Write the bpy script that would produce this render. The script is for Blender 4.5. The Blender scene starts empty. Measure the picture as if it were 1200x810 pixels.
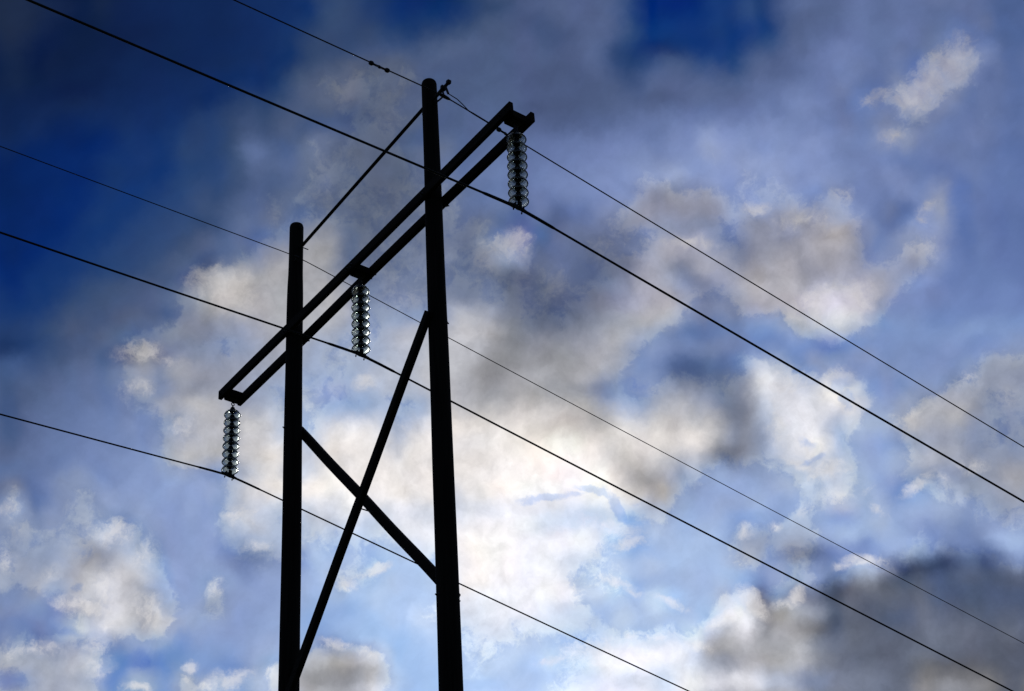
import bpy, bmesh, math, random
from mathutils import Vector, Matrix, noise as mnoise

random.seed(4)
S = bpy.context.scene
COL = S.collection

# ------------------------------------------------------------------ camera
YAW, PITCH, ROLL = -0.88558, 0.62109, -0.07438
FWD = Vector((math.sin(YAW) * math.cos(PITCH), math.cos(YAW) * math.cos(PITCH), math.sin(PITCH)))
EAST = Vector((math.cos(YAW), -math.sin(YAW), 0))      # level, to the right of the view
NORTH = EAST.cross(FWD)                                # upwards across the view
cam_d = bpy.data.cameras.new('camera')
cam_d.sensor_width = 36
cam_d.lens = 1907.6 * 36 / 1200
cam_d.clip_start = 0.1
cam_d.clip_end = 20000
cam = bpy.data.objects.new('camera', cam_d)
COL.objects.link(cam)
right = EAST * math.cos(ROLL) + NORTH * math.sin(ROLL)
up = -EAST * math.sin(ROLL) + NORTH * math.cos(ROLL)
cam.matrix_world = Matrix((
    (right.x, up.x, -FWD.x, 15.5237),
    (right.y, up.y, -FWD.y, -9.9888),
    (right.z, up.z, -FWD.z, 1.6),
    (0, 0, 0, 1)))
S.camera = cam
S.view_settings.view_transform = 'Standard'
S.view_settings.look = 'None'
S.view_settings.exposure = 0
S.view_settings.gamma = 1
S.view_settings.use_curve_mapping = False

# ------------------------------------------------------------------ sun, veiled by the clouds
SUN_AZ, SUN_EL = math.radians(-48.7), math.radians(31.6)
SUN = Vector((math.sin(SUN_AZ) * math.cos(SUN_EL), math.cos(SUN_AZ) * math.cos(SUN_EL), math.sin(SUN_EL)))
sun_d = bpy.data.lights.new('sun', 'SUN')
sun_d.energy = 0.9
sun_d.angle = math.radians(10)
sun_d.color = (1.0, 0.95, 0.87)
sun = bpy.data.objects.new('sun', sun_d)
COL.objects.link(sun)
sun.rotation_euler = SUN.to_track_quat('Z', 'Y').to_euler()
sun.location = SUN * 60

# ------------------------------------------------------------------ sky and clouds
# A chart of the cloud layer in front of the sun: tone of the cloud, how much of
# the sky it covers, tone of the clear air between; rows run down, columns
# to the right of compass bearing -50.7 at 35.6 degrees of elevation.
SKY_TONE = (
    (
      12, 29, 65, 15, 32, 68, 18, 35, 70, 26, 41, 71, 30, 43, 71, 24, 39, 71, 15, 32, 69, 12, 29, 66, 13, 29, 63, 12,
      29, 65, 14, 32, 70, 16, 34, 73, 16, 34, 75, 16, 35, 76, 17, 37, 80, 18, 39, 84, 18, 40, 85, 18, 41, 88, 20, 45,
      95, 21, 47, 97, 22, 49, 99, 43, 64, 103, 52, 71, 106, 54, 74, 111, 65, 83, 118, 69, 87, 124, 72, 91, 129, 70, 86,
      124, 74, 89, 125, 71, 86, 123, 69, 86, 123, 74, 90, 126, 76, 93, 129, 77, 91, 129, 79, 94, 131, 72, 88, 124, 77,
      92, 130, 76, 91, 129, 75, 92, 132, 53, 75, 118, 55, 79, 125, 77, 98, 140, 83, 102, 140, 78, 100, 142, 81, 102,
      144, 70, 91, 134, 82, 100, 141, 93, 109, 152, 91, 107, 151, 93, 110, 155, 96, 113, 160, 111, 128, 174, 108, 122,
      163, 100, 126, 183, 113, 126, 162, 149, 160, 189, 140, 152, 185, 144, 152, 178, 129, 141, 175, 99, 118, 165, 102,
      119, 163, 93, 113, 162, 98, 116, 163,
    ),
    (
      13, 31, 69, 23, 38, 72, 24, 40, 73, 29, 43, 70, 30, 44, 72, 28, 42, 71, 25, 41, 74, 21, 37, 73, 14, 33, 71, 22,
      38, 71, 18, 35, 71, 16, 34, 75, 17, 38, 81, 18, 39, 84, 18, 41, 87, 18, 41, 88, 18, 40, 86, 19, 42, 89, 20, 45,
      95, 20, 48, 101, 25, 52, 103, 38, 61, 102, 50, 70, 105, 50, 71, 109, 51, 70, 106, 43, 67, 107, 38, 66, 108, 40,
      69, 108, 65, 88, 121, 84, 102, 134, 87, 104, 140, 79, 95, 132, 74, 91, 127, 81, 96, 135, 79, 96, 135, 67, 85, 124,
      80, 95, 134, 84, 100, 141, 71, 90, 132, 33, 60, 108, 18, 44, 102, 23, 43, 93, 29, 48, 96, 25, 47, 105, 27, 53,
      119, 26, 57, 117, 64, 88, 133, 87, 102, 143, 82, 97, 138, 90, 106, 147, 98, 114, 158, 106, 123, 170, 110, 127,
      171, 100, 117, 162, 99, 115, 160, 115, 133, 178, 107, 128, 182, 138, 151, 187, 148, 156, 182, 112, 125, 164, 97,
      114, 158, 84, 104, 151, 94, 112, 157,
    ),
    (
      13, 29, 64, 12, 30, 67, 17, 33, 69, 26, 41, 71, 30, 43, 71, 24, 39, 71, 17, 33, 69, 12, 29, 65, 12, 29, 64, 16,
      33, 67, 15, 33, 73, 16, 35, 77, 17, 37, 81, 17, 38, 83, 18, 41, 87, 18, 41, 87, 18, 41, 87, 19, 43, 91, 18, 43,
      91, 20, 45, 93, 17, 44, 96, 18, 49, 105, 47, 69, 110, 48, 69, 108, 37, 62, 108, 28, 55, 105, 13, 44, 105, 11, 39,
      102, 9, 38, 98, 18, 44, 94, 37, 62, 100, 64, 81, 115, 72, 88, 122, 70, 85, 123, 60, 79, 118, 69, 85, 123, 82, 97,
      135, 83, 99, 138, 81, 98, 138, 60, 84, 129, 30, 65, 121, 20, 66, 124, 27, 71, 128, 25, 65, 124, 33, 65, 121, 28,
      58, 117, 37, 65, 117, 61, 84, 128, 75, 94, 136, 92, 108, 150, 102, 120, 166, 111, 128, 174, 110, 127, 175, 101,
      119, 164, 95, 112, 157, 101, 113, 149, 96, 115, 159, 144, 154, 178, 155, 166, 191, 141, 154, 188, 109, 125, 168,
      86, 106, 154, 96, 113, 157,
    ),
    (
      14, 29, 64, 14, 31, 67, 12, 30, 68, 18, 34, 70, 25, 40, 71, 14, 31, 69, 12, 29, 68, 14, 31, 67, 14, 31, 65, 13,
      30, 66, 15, 32, 70, 16, 33, 73, 16, 35, 76, 16, 36, 79, 17, 39, 83, 18, 40, 86, 18, 40, 85, 19, 42, 90, 20, 45,
      96, 20, 48, 102, 24, 52, 103, 33, 59, 104, 50, 72, 109, 51, 71, 109, 39, 62, 107, 26, 53, 105, 17, 49, 106, 21,
      52, 107, 15, 52, 107, 14, 48, 105, 31, 57, 105, 43, 65, 104, 51, 73, 111, 72, 88, 126, 81, 96, 134, 81, 96, 133,
      79, 94, 134, 80, 95, 135, 77, 95, 136, 50, 75, 125, 10, 43, 114, 6, 37, 113, 6, 33, 109, 8, 39, 109, 23, 57, 118,
      14, 53, 119, 21, 55, 121, 28, 60, 118, 63, 82, 125, 78, 94, 131, 85, 101, 141, 89, 105, 148, 102, 119, 165, 97,
      114, 158, 102, 120, 167, 101, 118, 164, 97, 115, 159, 92, 117, 171, 91, 115, 173, 91, 113, 166, 86, 106, 154, 82,
      104, 153, 88, 108, 155,
    ),
    (
      13, 30, 67, 15, 31, 67, 14, 30, 65, 15, 33, 69, 20, 37, 71, 11, 28, 66, 15, 31, 66, 13, 29, 63, 14, 31, 68, 16,
      34, 73, 15, 33, 73, 16, 35, 75, 16, 35, 77, 17, 39, 82, 18, 40, 86, 17, 40, 87, 17, 40, 87, 18, 43, 92, 20, 45,
      95, 23, 49, 98, 28, 53, 99, 47, 66, 102, 51, 69, 105, 49, 70, 109, 52, 71, 106, 43, 67, 108, 32, 60, 105, 30, 58,
      105, 44, 67, 109, 51, 73, 111, 58, 78, 114, 69, 86, 119, 72, 88, 123, 68, 83, 121, 64, 81, 119, 78, 93, 130, 83,
      98, 138, 81, 96, 135, 79, 96, 137, 45, 72, 124, 10, 45, 116, 9, 45, 115, 9, 45, 113, 11, 47, 112, 22, 55, 116, 32,
      61, 117, 51, 79, 127, 38, 64, 114, 71, 90, 135, 93, 111, 155, 89, 106, 148, 90, 106, 148, 102, 119, 165, 94, 111,
      154, 97, 114, 157, 98, 115, 160, 97, 112, 153, 102, 117, 157, 100, 119, 164, 98, 112, 153, 84, 104, 151, 79, 100,
      148, 79, 101, 150,
    ),
    (
      16, 35, 73, 16, 34, 73, 15, 33, 69, 19, 36, 71, 21, 38, 71, 14, 32, 67, 16, 33, 70, 15, 33, 71, 16, 35, 74, 16,
      35, 76, 17, 38, 81, 17, 39, 83, 18, 39, 84, 17, 39, 82, 16, 37, 81, 18, 40, 85, 20, 43, 88, 21, 46, 95, 22, 46,
      95, 15, 45, 98, 23, 51, 100, 49, 70, 107, 53, 73, 110, 58, 77, 114, 66, 84, 123, 67, 87, 128, 63, 84, 125, 67, 86,
      123, 77, 94, 128, 82, 98, 133, 82, 99, 136, 76, 92, 129, 75, 92, 128, 80, 95, 135, 68, 86, 125, 65, 82, 121, 78,
      94, 133, 84, 100, 140, 77, 95, 137, 52, 79, 125, 21, 57, 118, 17, 57, 121, 19, 54, 119, 20, 53, 116, 26, 60, 120,
      15, 53, 119, 24, 58, 122, 24, 56, 114, 69, 87, 128, 79, 94, 132, 83, 99, 138, 89, 106, 147, 102, 120, 165, 93,
      110, 153, 95, 111, 154, 96, 113, 157, 91, 108, 151, 92, 109, 152, 96, 110, 152, 89, 107, 152, 78, 98, 144, 76, 97,
      144, 79, 99, 146,
    ),
    (
      12, 27, 69, 13, 30, 71, 14, 33, 74, 15, 34, 72, 15, 33, 72, 14, 32, 72, 13, 31, 72, 13, 29, 69, 14, 31, 72, 16,
      35, 77, 17, 38, 82, 18, 39, 85, 19, 41, 89, 19, 43, 93, 20, 44, 92, 19, 43, 93, 14, 42, 94, 15, 45, 100, 16, 45,
      99, 32, 59, 106, 61, 80, 113, 73, 88, 119, 83, 96, 123, 93, 102, 123, 86, 96, 117, 93, 102, 121, 87, 98, 122, 77,
      91, 124, 74, 89, 124, 70, 86, 122, 72, 88, 124, 76, 93, 128, 76, 93, 130, 81, 95, 134, 80, 96, 134, 79, 94, 133,
      82, 97, 136, 85, 102, 143, 51, 73, 116, 31, 58, 108, 12, 42, 103, 17, 44, 100, 17, 51, 109, 14, 50, 114, 23, 55,
      117, 21, 55, 115, 45, 71, 120, 50, 78, 125, 81, 97, 137, 87, 104, 145, 92, 109, 153, 93, 109, 154, 102, 119, 165,
      98, 116, 159, 102, 120, 166, 101, 117, 163, 95, 112, 153, 97, 117, 165, 94, 114, 163, 98, 112, 151, 83, 104, 153,
      78, 98, 145, 85, 105, 153,
    ),
    (
      22, 45, 88, 21, 42, 86, 19, 41, 85, 15, 34, 75, 15, 35, 77, 19, 40, 84, 19, 39, 81, 20, 40, 80, 20, 40, 82, 19,
      41, 87, 18, 41, 88, 19, 43, 93, 20, 45, 95, 19, 44, 95, 17, 41, 89, 14, 41, 93, 30, 54, 99, 45, 67, 107, 41, 65,
      108, 51, 74, 114, 75, 90, 123, 91, 102, 126, 107, 114, 131, 103, 110, 132, 94, 106, 131, 104, 113, 133, 93, 103,
      127, 75, 90, 124, 73, 92, 130, 78, 94, 130, 78, 95, 131, 76, 93, 129, 76, 92, 129, 73, 87, 124, 70, 84, 119, 73,
      88, 124, 72, 87, 124, 79, 95, 134, 62, 82, 125, 38, 65, 111, 55, 80, 127, 69, 90, 131, 63, 84, 126, 47, 76, 127,
      32, 65, 123, 44, 74, 125, 81, 99, 140, 80, 96, 137, 88, 104, 146, 97, 113, 157, 109, 126, 174, 114, 131, 178, 107,
      125, 173, 98, 116, 161, 100, 115, 156, 93, 110, 152, 107, 123, 161, 117, 136, 181, 106, 125, 174, 91, 113, 165,
      79, 100, 147, 80, 103, 153, 74, 96, 145,
    ),
    (
      6, 33, 91, 12, 38, 90, 17, 41, 90, 18, 39, 82, 17, 40, 86, 19, 42, 90, 13, 37, 87, 13, 38, 91, 15, 42, 95, 18, 44,
      97, 22, 47, 97, 21, 46, 98, 20, 45, 96, 21, 49, 102, 33, 58, 104, 38, 63, 109, 48, 69, 108, 58, 77, 115, 54, 74,
      110, 68, 83, 115, 72, 87, 119, 74, 89, 120, 78, 91, 120, 65, 79, 112, 77, 89, 117, 81, 93, 121, 82, 96, 128, 87,
      100, 129, 82, 97, 131, 78, 96, 133, 78, 95, 132, 81, 99, 136, 83, 100, 138, 79, 94, 133, 76, 91, 128, 75, 90, 127,
      75, 90, 127, 73, 88, 124, 74, 90, 127, 68, 87, 129, 86, 103, 144, 87, 101, 141, 83, 98, 138, 86, 102, 143, 78, 96,
      137, 76, 95, 136, 90, 106, 148, 86, 102, 143, 84, 100, 142, 91, 108, 151, 100, 116, 161, 108, 126, 173, 107, 123,
      166, 97, 114, 159, 101, 119, 164, 90, 113, 170, 120, 137, 179, 148, 157, 183, 152, 162, 187, 127, 142, 182, 98,
      116, 162, 86, 106, 154, 113, 130, 174,
    ),
    (
      9, 39, 99, 8, 38, 98, 7, 37, 97, 14, 39, 89, 9, 37, 94, 8, 38, 97, 8, 37, 96, 8, 35, 93, 5, 36, 99, 13, 43, 104,
      22, 51, 106, 21, 50, 106, 21, 51, 106, 33, 61, 111, 39, 62, 106, 40, 65, 110, 52, 72, 109, 67, 85, 122, 59, 77,
      113, 76, 92, 126, 67, 87, 127, 64, 86, 130, 69, 89, 131, 70, 87, 125, 83, 96, 124, 93, 102, 124, 91, 102, 126, 80,
      96, 130, 76, 93, 133, 80, 97, 134, 85, 102, 142, 84, 102, 141, 76, 93, 129, 69, 83, 119, 73, 87, 123, 72, 86, 121,
      74, 89, 125, 81, 97, 135, 84, 100, 139, 80, 96, 135, 73, 87, 123, 75, 90, 128, 85, 100, 140, 91, 107, 147, 88,
      104, 145, 90, 105, 146, 96, 113, 157, 101, 118, 163, 109, 126, 171, 107, 124, 169, 105, 122, 169, 115, 130, 173,
      99, 119, 169, 102, 121, 170, 137, 148, 178, 134, 148, 186, 140, 151, 184, 160, 169, 194, 123, 135, 171, 94, 111,
      157, 93, 110, 154, 84, 104, 152, 96, 111, 154,
    ),
    (
      10, 40, 101, 9, 38, 96, 8, 37, 95, 9, 35, 91, 8, 37, 96, 9, 38, 96, 9, 39, 100, 10, 42, 105, 13, 44, 106, 21, 52,
      109, 21, 52, 110, 26, 55, 111, 24, 55, 111, 41, 66, 110, 41, 66, 111, 42, 68, 114, 64, 85, 122, 96, 115, 158, 83,
      103, 145, 73, 95, 139, 97, 112, 143, 115, 126, 152, 101, 112, 136, 86, 98, 126, 83, 95, 123, 83, 96, 126, 72, 92,
      131, 72, 92, 135, 86, 103, 139, 82, 100, 139, 84, 100, 139, 86, 104, 143, 88, 106, 146, 88, 104, 145, 85, 101,
      142, 83, 99, 140, 83, 99, 140, 90, 107, 151, 91, 108, 151, 97, 114, 158, 99, 116, 160, 103, 121, 167, 101, 118,
      165, 92, 110, 157, 98, 115, 161, 103, 120, 168, 109, 127, 174, 104, 122, 169, 115, 133, 179, 118, 135, 181, 109,
      126, 172, 100, 117, 164, 109, 132, 186, 116, 133, 176, 142, 153, 185, 143, 154, 187, 144, 152, 178, 124, 135, 168,
      99, 118, 164, 101, 118, 163, 98, 116, 163, 90, 110, 159, 101, 119, 164,
    ),
    (
      9, 40, 104, 9, 39, 100, 9, 37, 94, 8, 34, 87, 9, 36, 91, 8, 37, 96, 10, 40, 100, 9, 39, 102, 14, 43, 101, 23, 52,
      105, 23, 52, 107, 20, 51, 107, 17, 50, 108, 34, 63, 113, 36, 65, 113, 48, 73, 119, 63, 83, 120, 82, 100, 139, 86,
      104, 143, 90, 107, 146, 104, 117, 144, 111, 122, 147, 94, 106, 133, 86, 97, 123, 79, 91, 120, 82, 94, 120, 92,
      106, 135, 101, 113, 140, 106, 118, 144, 87, 105, 144, 86, 103, 142, 88, 106, 146, 95, 111, 154, 99, 117, 162, 103,
      120, 167, 110, 128, 176, 113, 131, 179, 118, 135, 184, 115, 132, 179, 109, 126, 173, 104, 122, 168, 119, 136, 182,
      123, 141, 190, 138, 155, 198, 127, 144, 191, 121, 139, 185, 130, 147, 194, 128, 146, 193, 119, 137, 184, 109, 126,
      172, 105, 123, 170, 109, 123, 166, 104, 123, 170, 116, 127, 160, 112, 128, 168, 122, 134, 164, 110, 123, 160, 104,
      122, 167, 100, 118, 166, 99, 116, 160, 91, 110, 157, 90, 110, 158, 100, 117, 160,
    ),
    (
      11, 44, 108, 10, 41, 102, 9, 37, 96, 8, 36, 91, 9, 37, 96, 10, 40, 103, 10, 43, 107, 9, 43, 110, 17, 50, 112, 23,
      54, 110, 19, 52, 111, 22, 54, 110, 33, 61, 113, 43, 71, 118, 52, 74, 115, 47, 71, 113, 59, 79, 117, 76, 94, 133,
      71, 90, 128, 81, 98, 134, 96, 110, 139, 96, 109, 140, 90, 103, 132, 85, 98, 125, 84, 95, 123, 78, 91, 121, 85, 97,
      124, 93, 107, 140, 103, 119, 157, 91, 110, 154, 102, 120, 163, 111, 131, 176, 106, 123, 171, 106, 124, 170, 110,
      128, 175, 113, 131, 179, 113, 130, 177, 114, 131, 177, 119, 136, 180, 120, 137, 180, 116, 132, 175, 121, 138, 183,
      130, 147, 192, 154, 167, 202, 141, 157, 201, 131, 148, 193, 127, 146, 196, 131, 149, 195, 129, 146, 193, 131, 148,
      194, 121, 138, 185, 117, 135, 181, 118, 136, 181, 151, 161, 190, 156, 164, 185, 123, 135, 170, 108, 126, 171, 101,
      119, 167, 110, 126, 171, 105, 122, 168, 96, 115, 164, 96, 115, 163, 103, 120, 166,
    ),
    (
      6, 38, 104, 10, 40, 102, 10, 41, 104, 9, 38, 98, 10, 40, 102, 10, 40, 102, 8, 41, 107, 18, 49, 108, 25, 55, 108,
      19, 51, 107, 23, 55, 111, 33, 62, 114, 39, 67, 116, 44, 70, 118, 60, 81, 121, 61, 81, 119, 78, 96, 134, 78, 96,
      137, 82, 97, 131, 95, 109, 138, 97, 109, 136, 100, 109, 130, 98, 109, 133, 88, 99, 124, 86, 97, 123, 93, 102, 123,
      98, 109, 133, 108, 121, 150, 110, 123, 153, 100, 115, 148, 98, 117, 160, 101, 121, 166, 101, 117, 162, 109, 128,
      175, 117, 135, 181, 120, 138, 185, 123, 141, 187, 126, 143, 189, 128, 146, 194, 141, 157, 199, 153, 168, 206, 159,
      173, 207, 134, 153, 200, 133, 152, 201, 138, 155, 202, 148, 162, 200, 147, 163, 205, 141, 157, 201, 133, 151, 198,
      127, 144, 191, 122, 140, 187, 111, 128, 174, 109, 126, 172, 105, 126, 177, 98, 120, 172, 102, 122, 171, 103, 119,
      165, 105, 122, 166, 100, 118, 165, 97, 115, 162, 90, 111, 162, 90, 110, 159, 101, 119, 166,
    ),
    (
      15, 48, 108, 7, 40, 105, 10, 41, 103, 9, 39, 99, 10, 41, 104, 7, 40, 104, 12, 44, 106, 18, 50, 109, 17, 51, 110,
      25, 57, 113, 38, 66, 116, 43, 70, 118, 49, 73, 118, 52, 76, 118, 43, 67, 107, 65, 85, 124, 91, 108, 145, 94, 110,
      147, 108, 119, 146, 95, 113, 151, 86, 107, 147, 116, 128, 153, 111, 121, 141, 89, 100, 124, 96, 106, 127, 102,
      111, 132, 105, 115, 137, 108, 120, 149, 112, 123, 148, 102, 118, 156, 101, 120, 164, 110, 128, 169, 98, 116, 159,
      110, 126, 172, 105, 123, 170, 112, 129, 173, 111, 129, 175, 125, 142, 189, 129, 146, 190, 125, 134, 165, 119, 123,
      144, 139, 142, 158, 144, 150, 174, 143, 153, 182, 122, 140, 188, 124, 141, 187, 136, 154, 200, 147, 162, 202, 128,
      145, 192, 136, 153, 199, 126, 143, 188, 121, 139, 185, 114, 131, 178, 126, 142, 187, 113, 130, 177, 101, 120, 168,
      93, 114, 166, 103, 122, 172, 106, 124, 170, 98, 118, 168, 100, 121, 173, 95, 116, 168, 103, 122, 170,
    ),
    (
      22, 53, 111, 12, 45, 108, 6, 37, 101, 10, 39, 99, 6, 38, 103, 15, 47, 108, 22, 53, 111, 25, 58, 115, 34, 64, 117,
      42, 69, 117, 43, 68, 115, 46, 71, 116, 52, 75, 117, 62, 79, 113, 87, 101, 135, 86, 106, 147, 88, 104, 144, 75,
      100, 153, 99, 120, 162, 106, 122, 158, 139, 143, 157, 140, 144, 157, 95, 109, 140, 88, 100, 127, 95, 106, 131,
      111, 120, 139, 106, 117, 142, 95, 109, 143, 100, 113, 144, 99, 111, 142, 111, 120, 142, 84, 104, 146, 72, 94, 144,
      99, 114, 153, 78, 94, 134, 89, 108, 157, 102, 119, 164, 128, 140, 175, 144, 151, 174, 152, 153, 169, 140, 143,
      164, 141, 143, 162, 144, 146, 164, 141, 143, 161, 142, 156, 192, 145, 160, 199, 135, 153, 198, 142, 158, 197, 135,
      153, 197, 121, 142, 192, 136, 147, 179, 116, 132, 178, 110, 127, 173, 106, 124, 171, 124, 140, 184, 120, 139, 187,
      128, 140, 175, 91, 113, 168, 102, 122, 172, 101, 122, 175, 98, 120, 171, 97, 118, 171, 105, 125, 176,
    ),
    (
      22, 54, 112, 20, 52, 110, 12, 46, 109, 8, 41, 107, 16, 49, 110, 20, 52, 111, 21, 54, 112, 31, 59, 111, 35, 63,
      111, 37, 65, 112, 45, 69, 112, 55, 77, 116, 73, 90, 125, 80, 99, 135, 57, 79, 122, 81, 99, 136, 104, 120, 150,
      123, 133, 161, 147, 149, 161, 154, 155, 164, 165, 165, 169, 148, 149, 155, 90, 103, 131, 105, 114, 137, 100, 111,
      137, 101, 114, 143, 100, 112, 141, 93, 105, 135, 98, 110, 141, 92, 104, 134, 121, 135, 163, 111, 131, 173, 106,
      111, 163, 72, 101, 153, 94, 106, 142, 107, 119, 152, 108, 119, 151, 111, 121, 152, 104, 115, 148, 124, 138, 175,
      140, 152, 183, 125, 137, 169, 121, 133, 164, 122, 137, 176, 129, 144, 185, 136, 143, 168, 135, 141, 165, 144, 147,
      165, 157, 159, 173, 135, 144, 174, 154, 167, 200, 143, 160, 203, 107, 126, 175, 102, 116, 155, 80, 102, 154, 131,
      145, 183, 153, 161, 184, 106, 127, 179, 101, 120, 171, 100, 121, 175, 98, 118, 170, 102, 123, 177, 102, 124, 178,
    ),
    (
      29, 59, 112, 18, 51, 110, 20, 51, 109, 16, 47, 109, 21, 52, 109, 22, 54, 110, 37, 64, 113, 49, 72, 112, 56, 77,
      115, 63, 81, 115, 68, 86, 122, 69, 86, 122, 69, 89, 128, 77, 90, 131, 118, 124, 143, 175, 177, 183, 178, 175, 175,
      164, 164, 167, 174, 173, 177, 160, 160, 166, 164, 164, 170, 144, 148, 160, 98, 113, 147, 114, 125, 150, 106, 117,
      142, 107, 120, 149, 110, 123, 154, 111, 123, 152, 117, 129, 157, 106, 119, 148, 145, 150, 167, 141, 156, 186, 127,
      141, 178, 95, 109, 145, 95, 111, 154, 106, 119, 153, 105, 114, 139, 116, 124, 149, 122, 132, 160, 144, 152, 177,
      164, 163, 175, 169, 168, 182, 164, 167, 191, 133, 146, 182, 103, 119, 162, 131, 137, 161, 149, 153, 174, 130, 138,
      168, 141, 145, 166, 156, 154, 164, 167, 161, 161, 149, 149, 163, 120, 135, 175, 90, 110, 161, 121, 143, 193, 145,
      162, 206, 137, 151, 189, 97, 120, 175, 99, 119, 170, 91, 111, 164, 92, 113, 164, 91, 111, 163, 94, 115, 167,
    ),
    (
      51, 73, 112, 31, 59, 110, 25, 54, 108, 21, 53, 109, 24, 55, 110, 36, 63, 113, 52, 74, 113, 57, 78, 117, 64, 82,
      116, 66, 85, 122, 75, 91, 128, 82, 97, 133, 102, 117, 148, 149, 158, 175, 170, 171, 175, 188, 182, 182, 164, 160,
      160, 168, 167, 173, 164, 165, 171, 158, 160, 165, 168, 169, 175, 168, 168, 174, 142, 147, 163, 99, 114, 147, 112,
      124, 154, 129, 139, 162, 131, 141, 162, 123, 133, 157, 108, 120, 148, 110, 122, 149, 105, 115, 138, 74, 84, 110,
      89, 96, 120, 111, 119, 141, 109, 120, 151, 93, 107, 142, 82, 95, 129, 87, 97, 125, 105, 111, 136, 160, 162, 180,
      139, 143, 160, 122, 127, 147, 160, 161, 174, 168, 170, 186, 125, 134, 161, 118, 122, 142, 144, 146, 160, 162, 161,
      171, 171, 171, 184, 181, 179, 188, 175, 174, 185, 144, 150, 174, 108, 127, 174, 136, 150, 185, 170, 175, 192, 165,
      170, 189, 116, 131, 174, 92, 114, 168, 100, 120, 170, 94, 114, 166, 96, 117, 169, 93, 114, 165, 99, 120, 170,
    ),
    (
      55, 78, 119, 46, 69, 114, 39, 64, 109, 38, 62, 108, 44, 68, 112, 58, 78, 114, 73, 87, 119, 71, 86, 119, 67, 85,
      123, 82, 94, 126, 84, 97, 127, 73, 90, 127, 72, 94, 138, 129, 136, 158, 138, 140, 148, 160, 161, 169, 172, 171,
      175, 171, 169, 173, 167, 168, 173, 171, 172, 178, 180, 181, 188, 182, 182, 186, 161, 164, 178, 111, 125, 157, 125,
      137, 167, 134, 144, 172, 127, 137, 163, 116, 128, 157, 113, 125, 154, 105, 117, 146, 111, 124, 153, 99, 109, 132,
      93, 103, 132, 88, 98, 122, 100, 107, 129, 98, 108, 135, 99, 112, 144, 112, 125, 158, 145, 150, 173, 182, 183, 199,
      164, 171, 194, 123, 137, 173, 121, 128, 155, 149, 154, 178, 168, 169, 184, 164, 161, 167, 162, 161, 171, 163, 161,
      170, 140, 141, 155, 145, 146, 161, 165, 165, 179, 149, 153, 174, 143, 153, 185, 130, 141, 175, 120, 127, 154, 140,
      151, 181, 118, 137, 184, 101, 122, 174, 101, 122, 172, 98, 118, 170, 99, 120, 173, 97, 118, 169, 101, 121, 172,
    ),
    (
      52, 75, 117, 31, 57, 103, 25, 48, 93, 26, 51, 96, 36, 62, 109, 54, 77, 120, 69, 86, 123, 73, 91, 129, 90, 104,
      136, 86, 109, 146, 89, 110, 151, 114, 129, 161, 126, 135, 153, 128, 134, 154, 122, 131, 157, 134, 145, 172, 149,
      156, 178, 165, 167, 179, 169, 171, 178, 180, 181, 187, 188, 190, 198, 176, 180, 193, 145, 157, 184, 135, 151, 186,
      139, 156, 190, 119, 140, 181, 116, 139, 181, 135, 150, 183, 183, 186, 197, 173, 177, 190, 142, 150, 171, 104, 113,
      136, 96, 106, 135, 95, 105, 132, 91, 101, 131, 92, 102, 131, 110, 114, 135, 135, 138, 162, 168, 170, 191, 169,
      168, 184, 172, 168, 176, 156, 161, 184, 115, 126, 160, 120, 133, 168, 159, 163, 181, 175, 173, 180, 175, 174, 183,
      178, 177, 185, 164, 165, 178, 183, 185, 205, 184, 188, 210, 172, 173, 194, 170, 169, 180, 153, 163, 194, 137, 158,
      206, 124, 144, 195, 102, 123, 175, 103, 124, 175, 102, 124, 175, 103, 125, 176, 97, 118, 169, 102, 124, 175, 102,
      123, 174,
    ),
    (
      73, 92, 131, 70, 93, 139, 67, 92, 138, 65, 90, 137, 59, 82, 126, 68, 88, 126, 73, 90, 126, 84, 100, 136, 68, 91,
      134, 85, 91, 124, 107, 110, 117, 94, 98, 125, 107, 119, 154, 122, 136, 166, 126, 141, 173, 126, 143, 178, 132,
      146, 176, 151, 157, 175, 163, 165, 177, 167, 172, 188, 159, 171, 197, 157, 170, 196, 147, 162, 191, 161, 176, 205,
      161, 170, 193, 186, 188, 199, 188, 191, 202, 173, 176, 187, 191, 190, 195, 191, 190, 195, 172, 171, 175, 134, 138,
      148, 110, 120, 142, 87, 98, 123, 91, 104, 133, 118, 126, 146, 134, 141, 159, 154, 160, 175, 169, 170, 174, 176,
      175, 178, 180, 184, 194, 150, 162, 191, 129, 138, 167, 134, 143, 171, 140, 146, 168, 157, 158, 177, 176, 173, 182,
      177, 172, 182, 184, 180, 199, 203, 200, 218, 220, 215, 229, 190, 187, 201, 149, 155, 179, 123, 139, 185, 122, 140,
      190, 113, 129, 176, 110, 129, 178, 109, 130, 181, 107, 128, 180, 112, 134, 186, 106, 127, 179, 111, 133, 185, 107,
      129, 180,
    ),
    (
      85, 101, 139, 80, 96, 132, 65, 86, 125, 76, 95, 134, 78, 95, 132, 87, 103, 142, 89, 108, 148, 95, 112, 153, 96,
      115, 154, 125, 139, 168, 146, 151, 168, 133, 144, 169, 160, 163, 173, 156, 158, 171, 142, 146, 162, 147, 152, 169,
      153, 158, 175, 163, 169, 185, 165, 173, 192, 159, 171, 197, 156, 170, 199, 160, 173, 199, 160, 172, 196, 157, 172,
      203, 163, 174, 197, 184, 190, 207, 191, 197, 211, 186, 188, 195, 200, 201, 209, 189, 191, 200, 155, 156, 163, 134,
      137, 145, 140, 143, 155, 138, 141, 154, 140, 144, 158, 152, 155, 169, 162, 165, 178, 174, 175, 182, 161, 170, 192,
      143, 160, 192, 112, 132, 173, 85, 112, 162, 81, 106, 157, 97, 123, 173, 109, 133, 180, 131, 160, 212, 138, 162,
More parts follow.
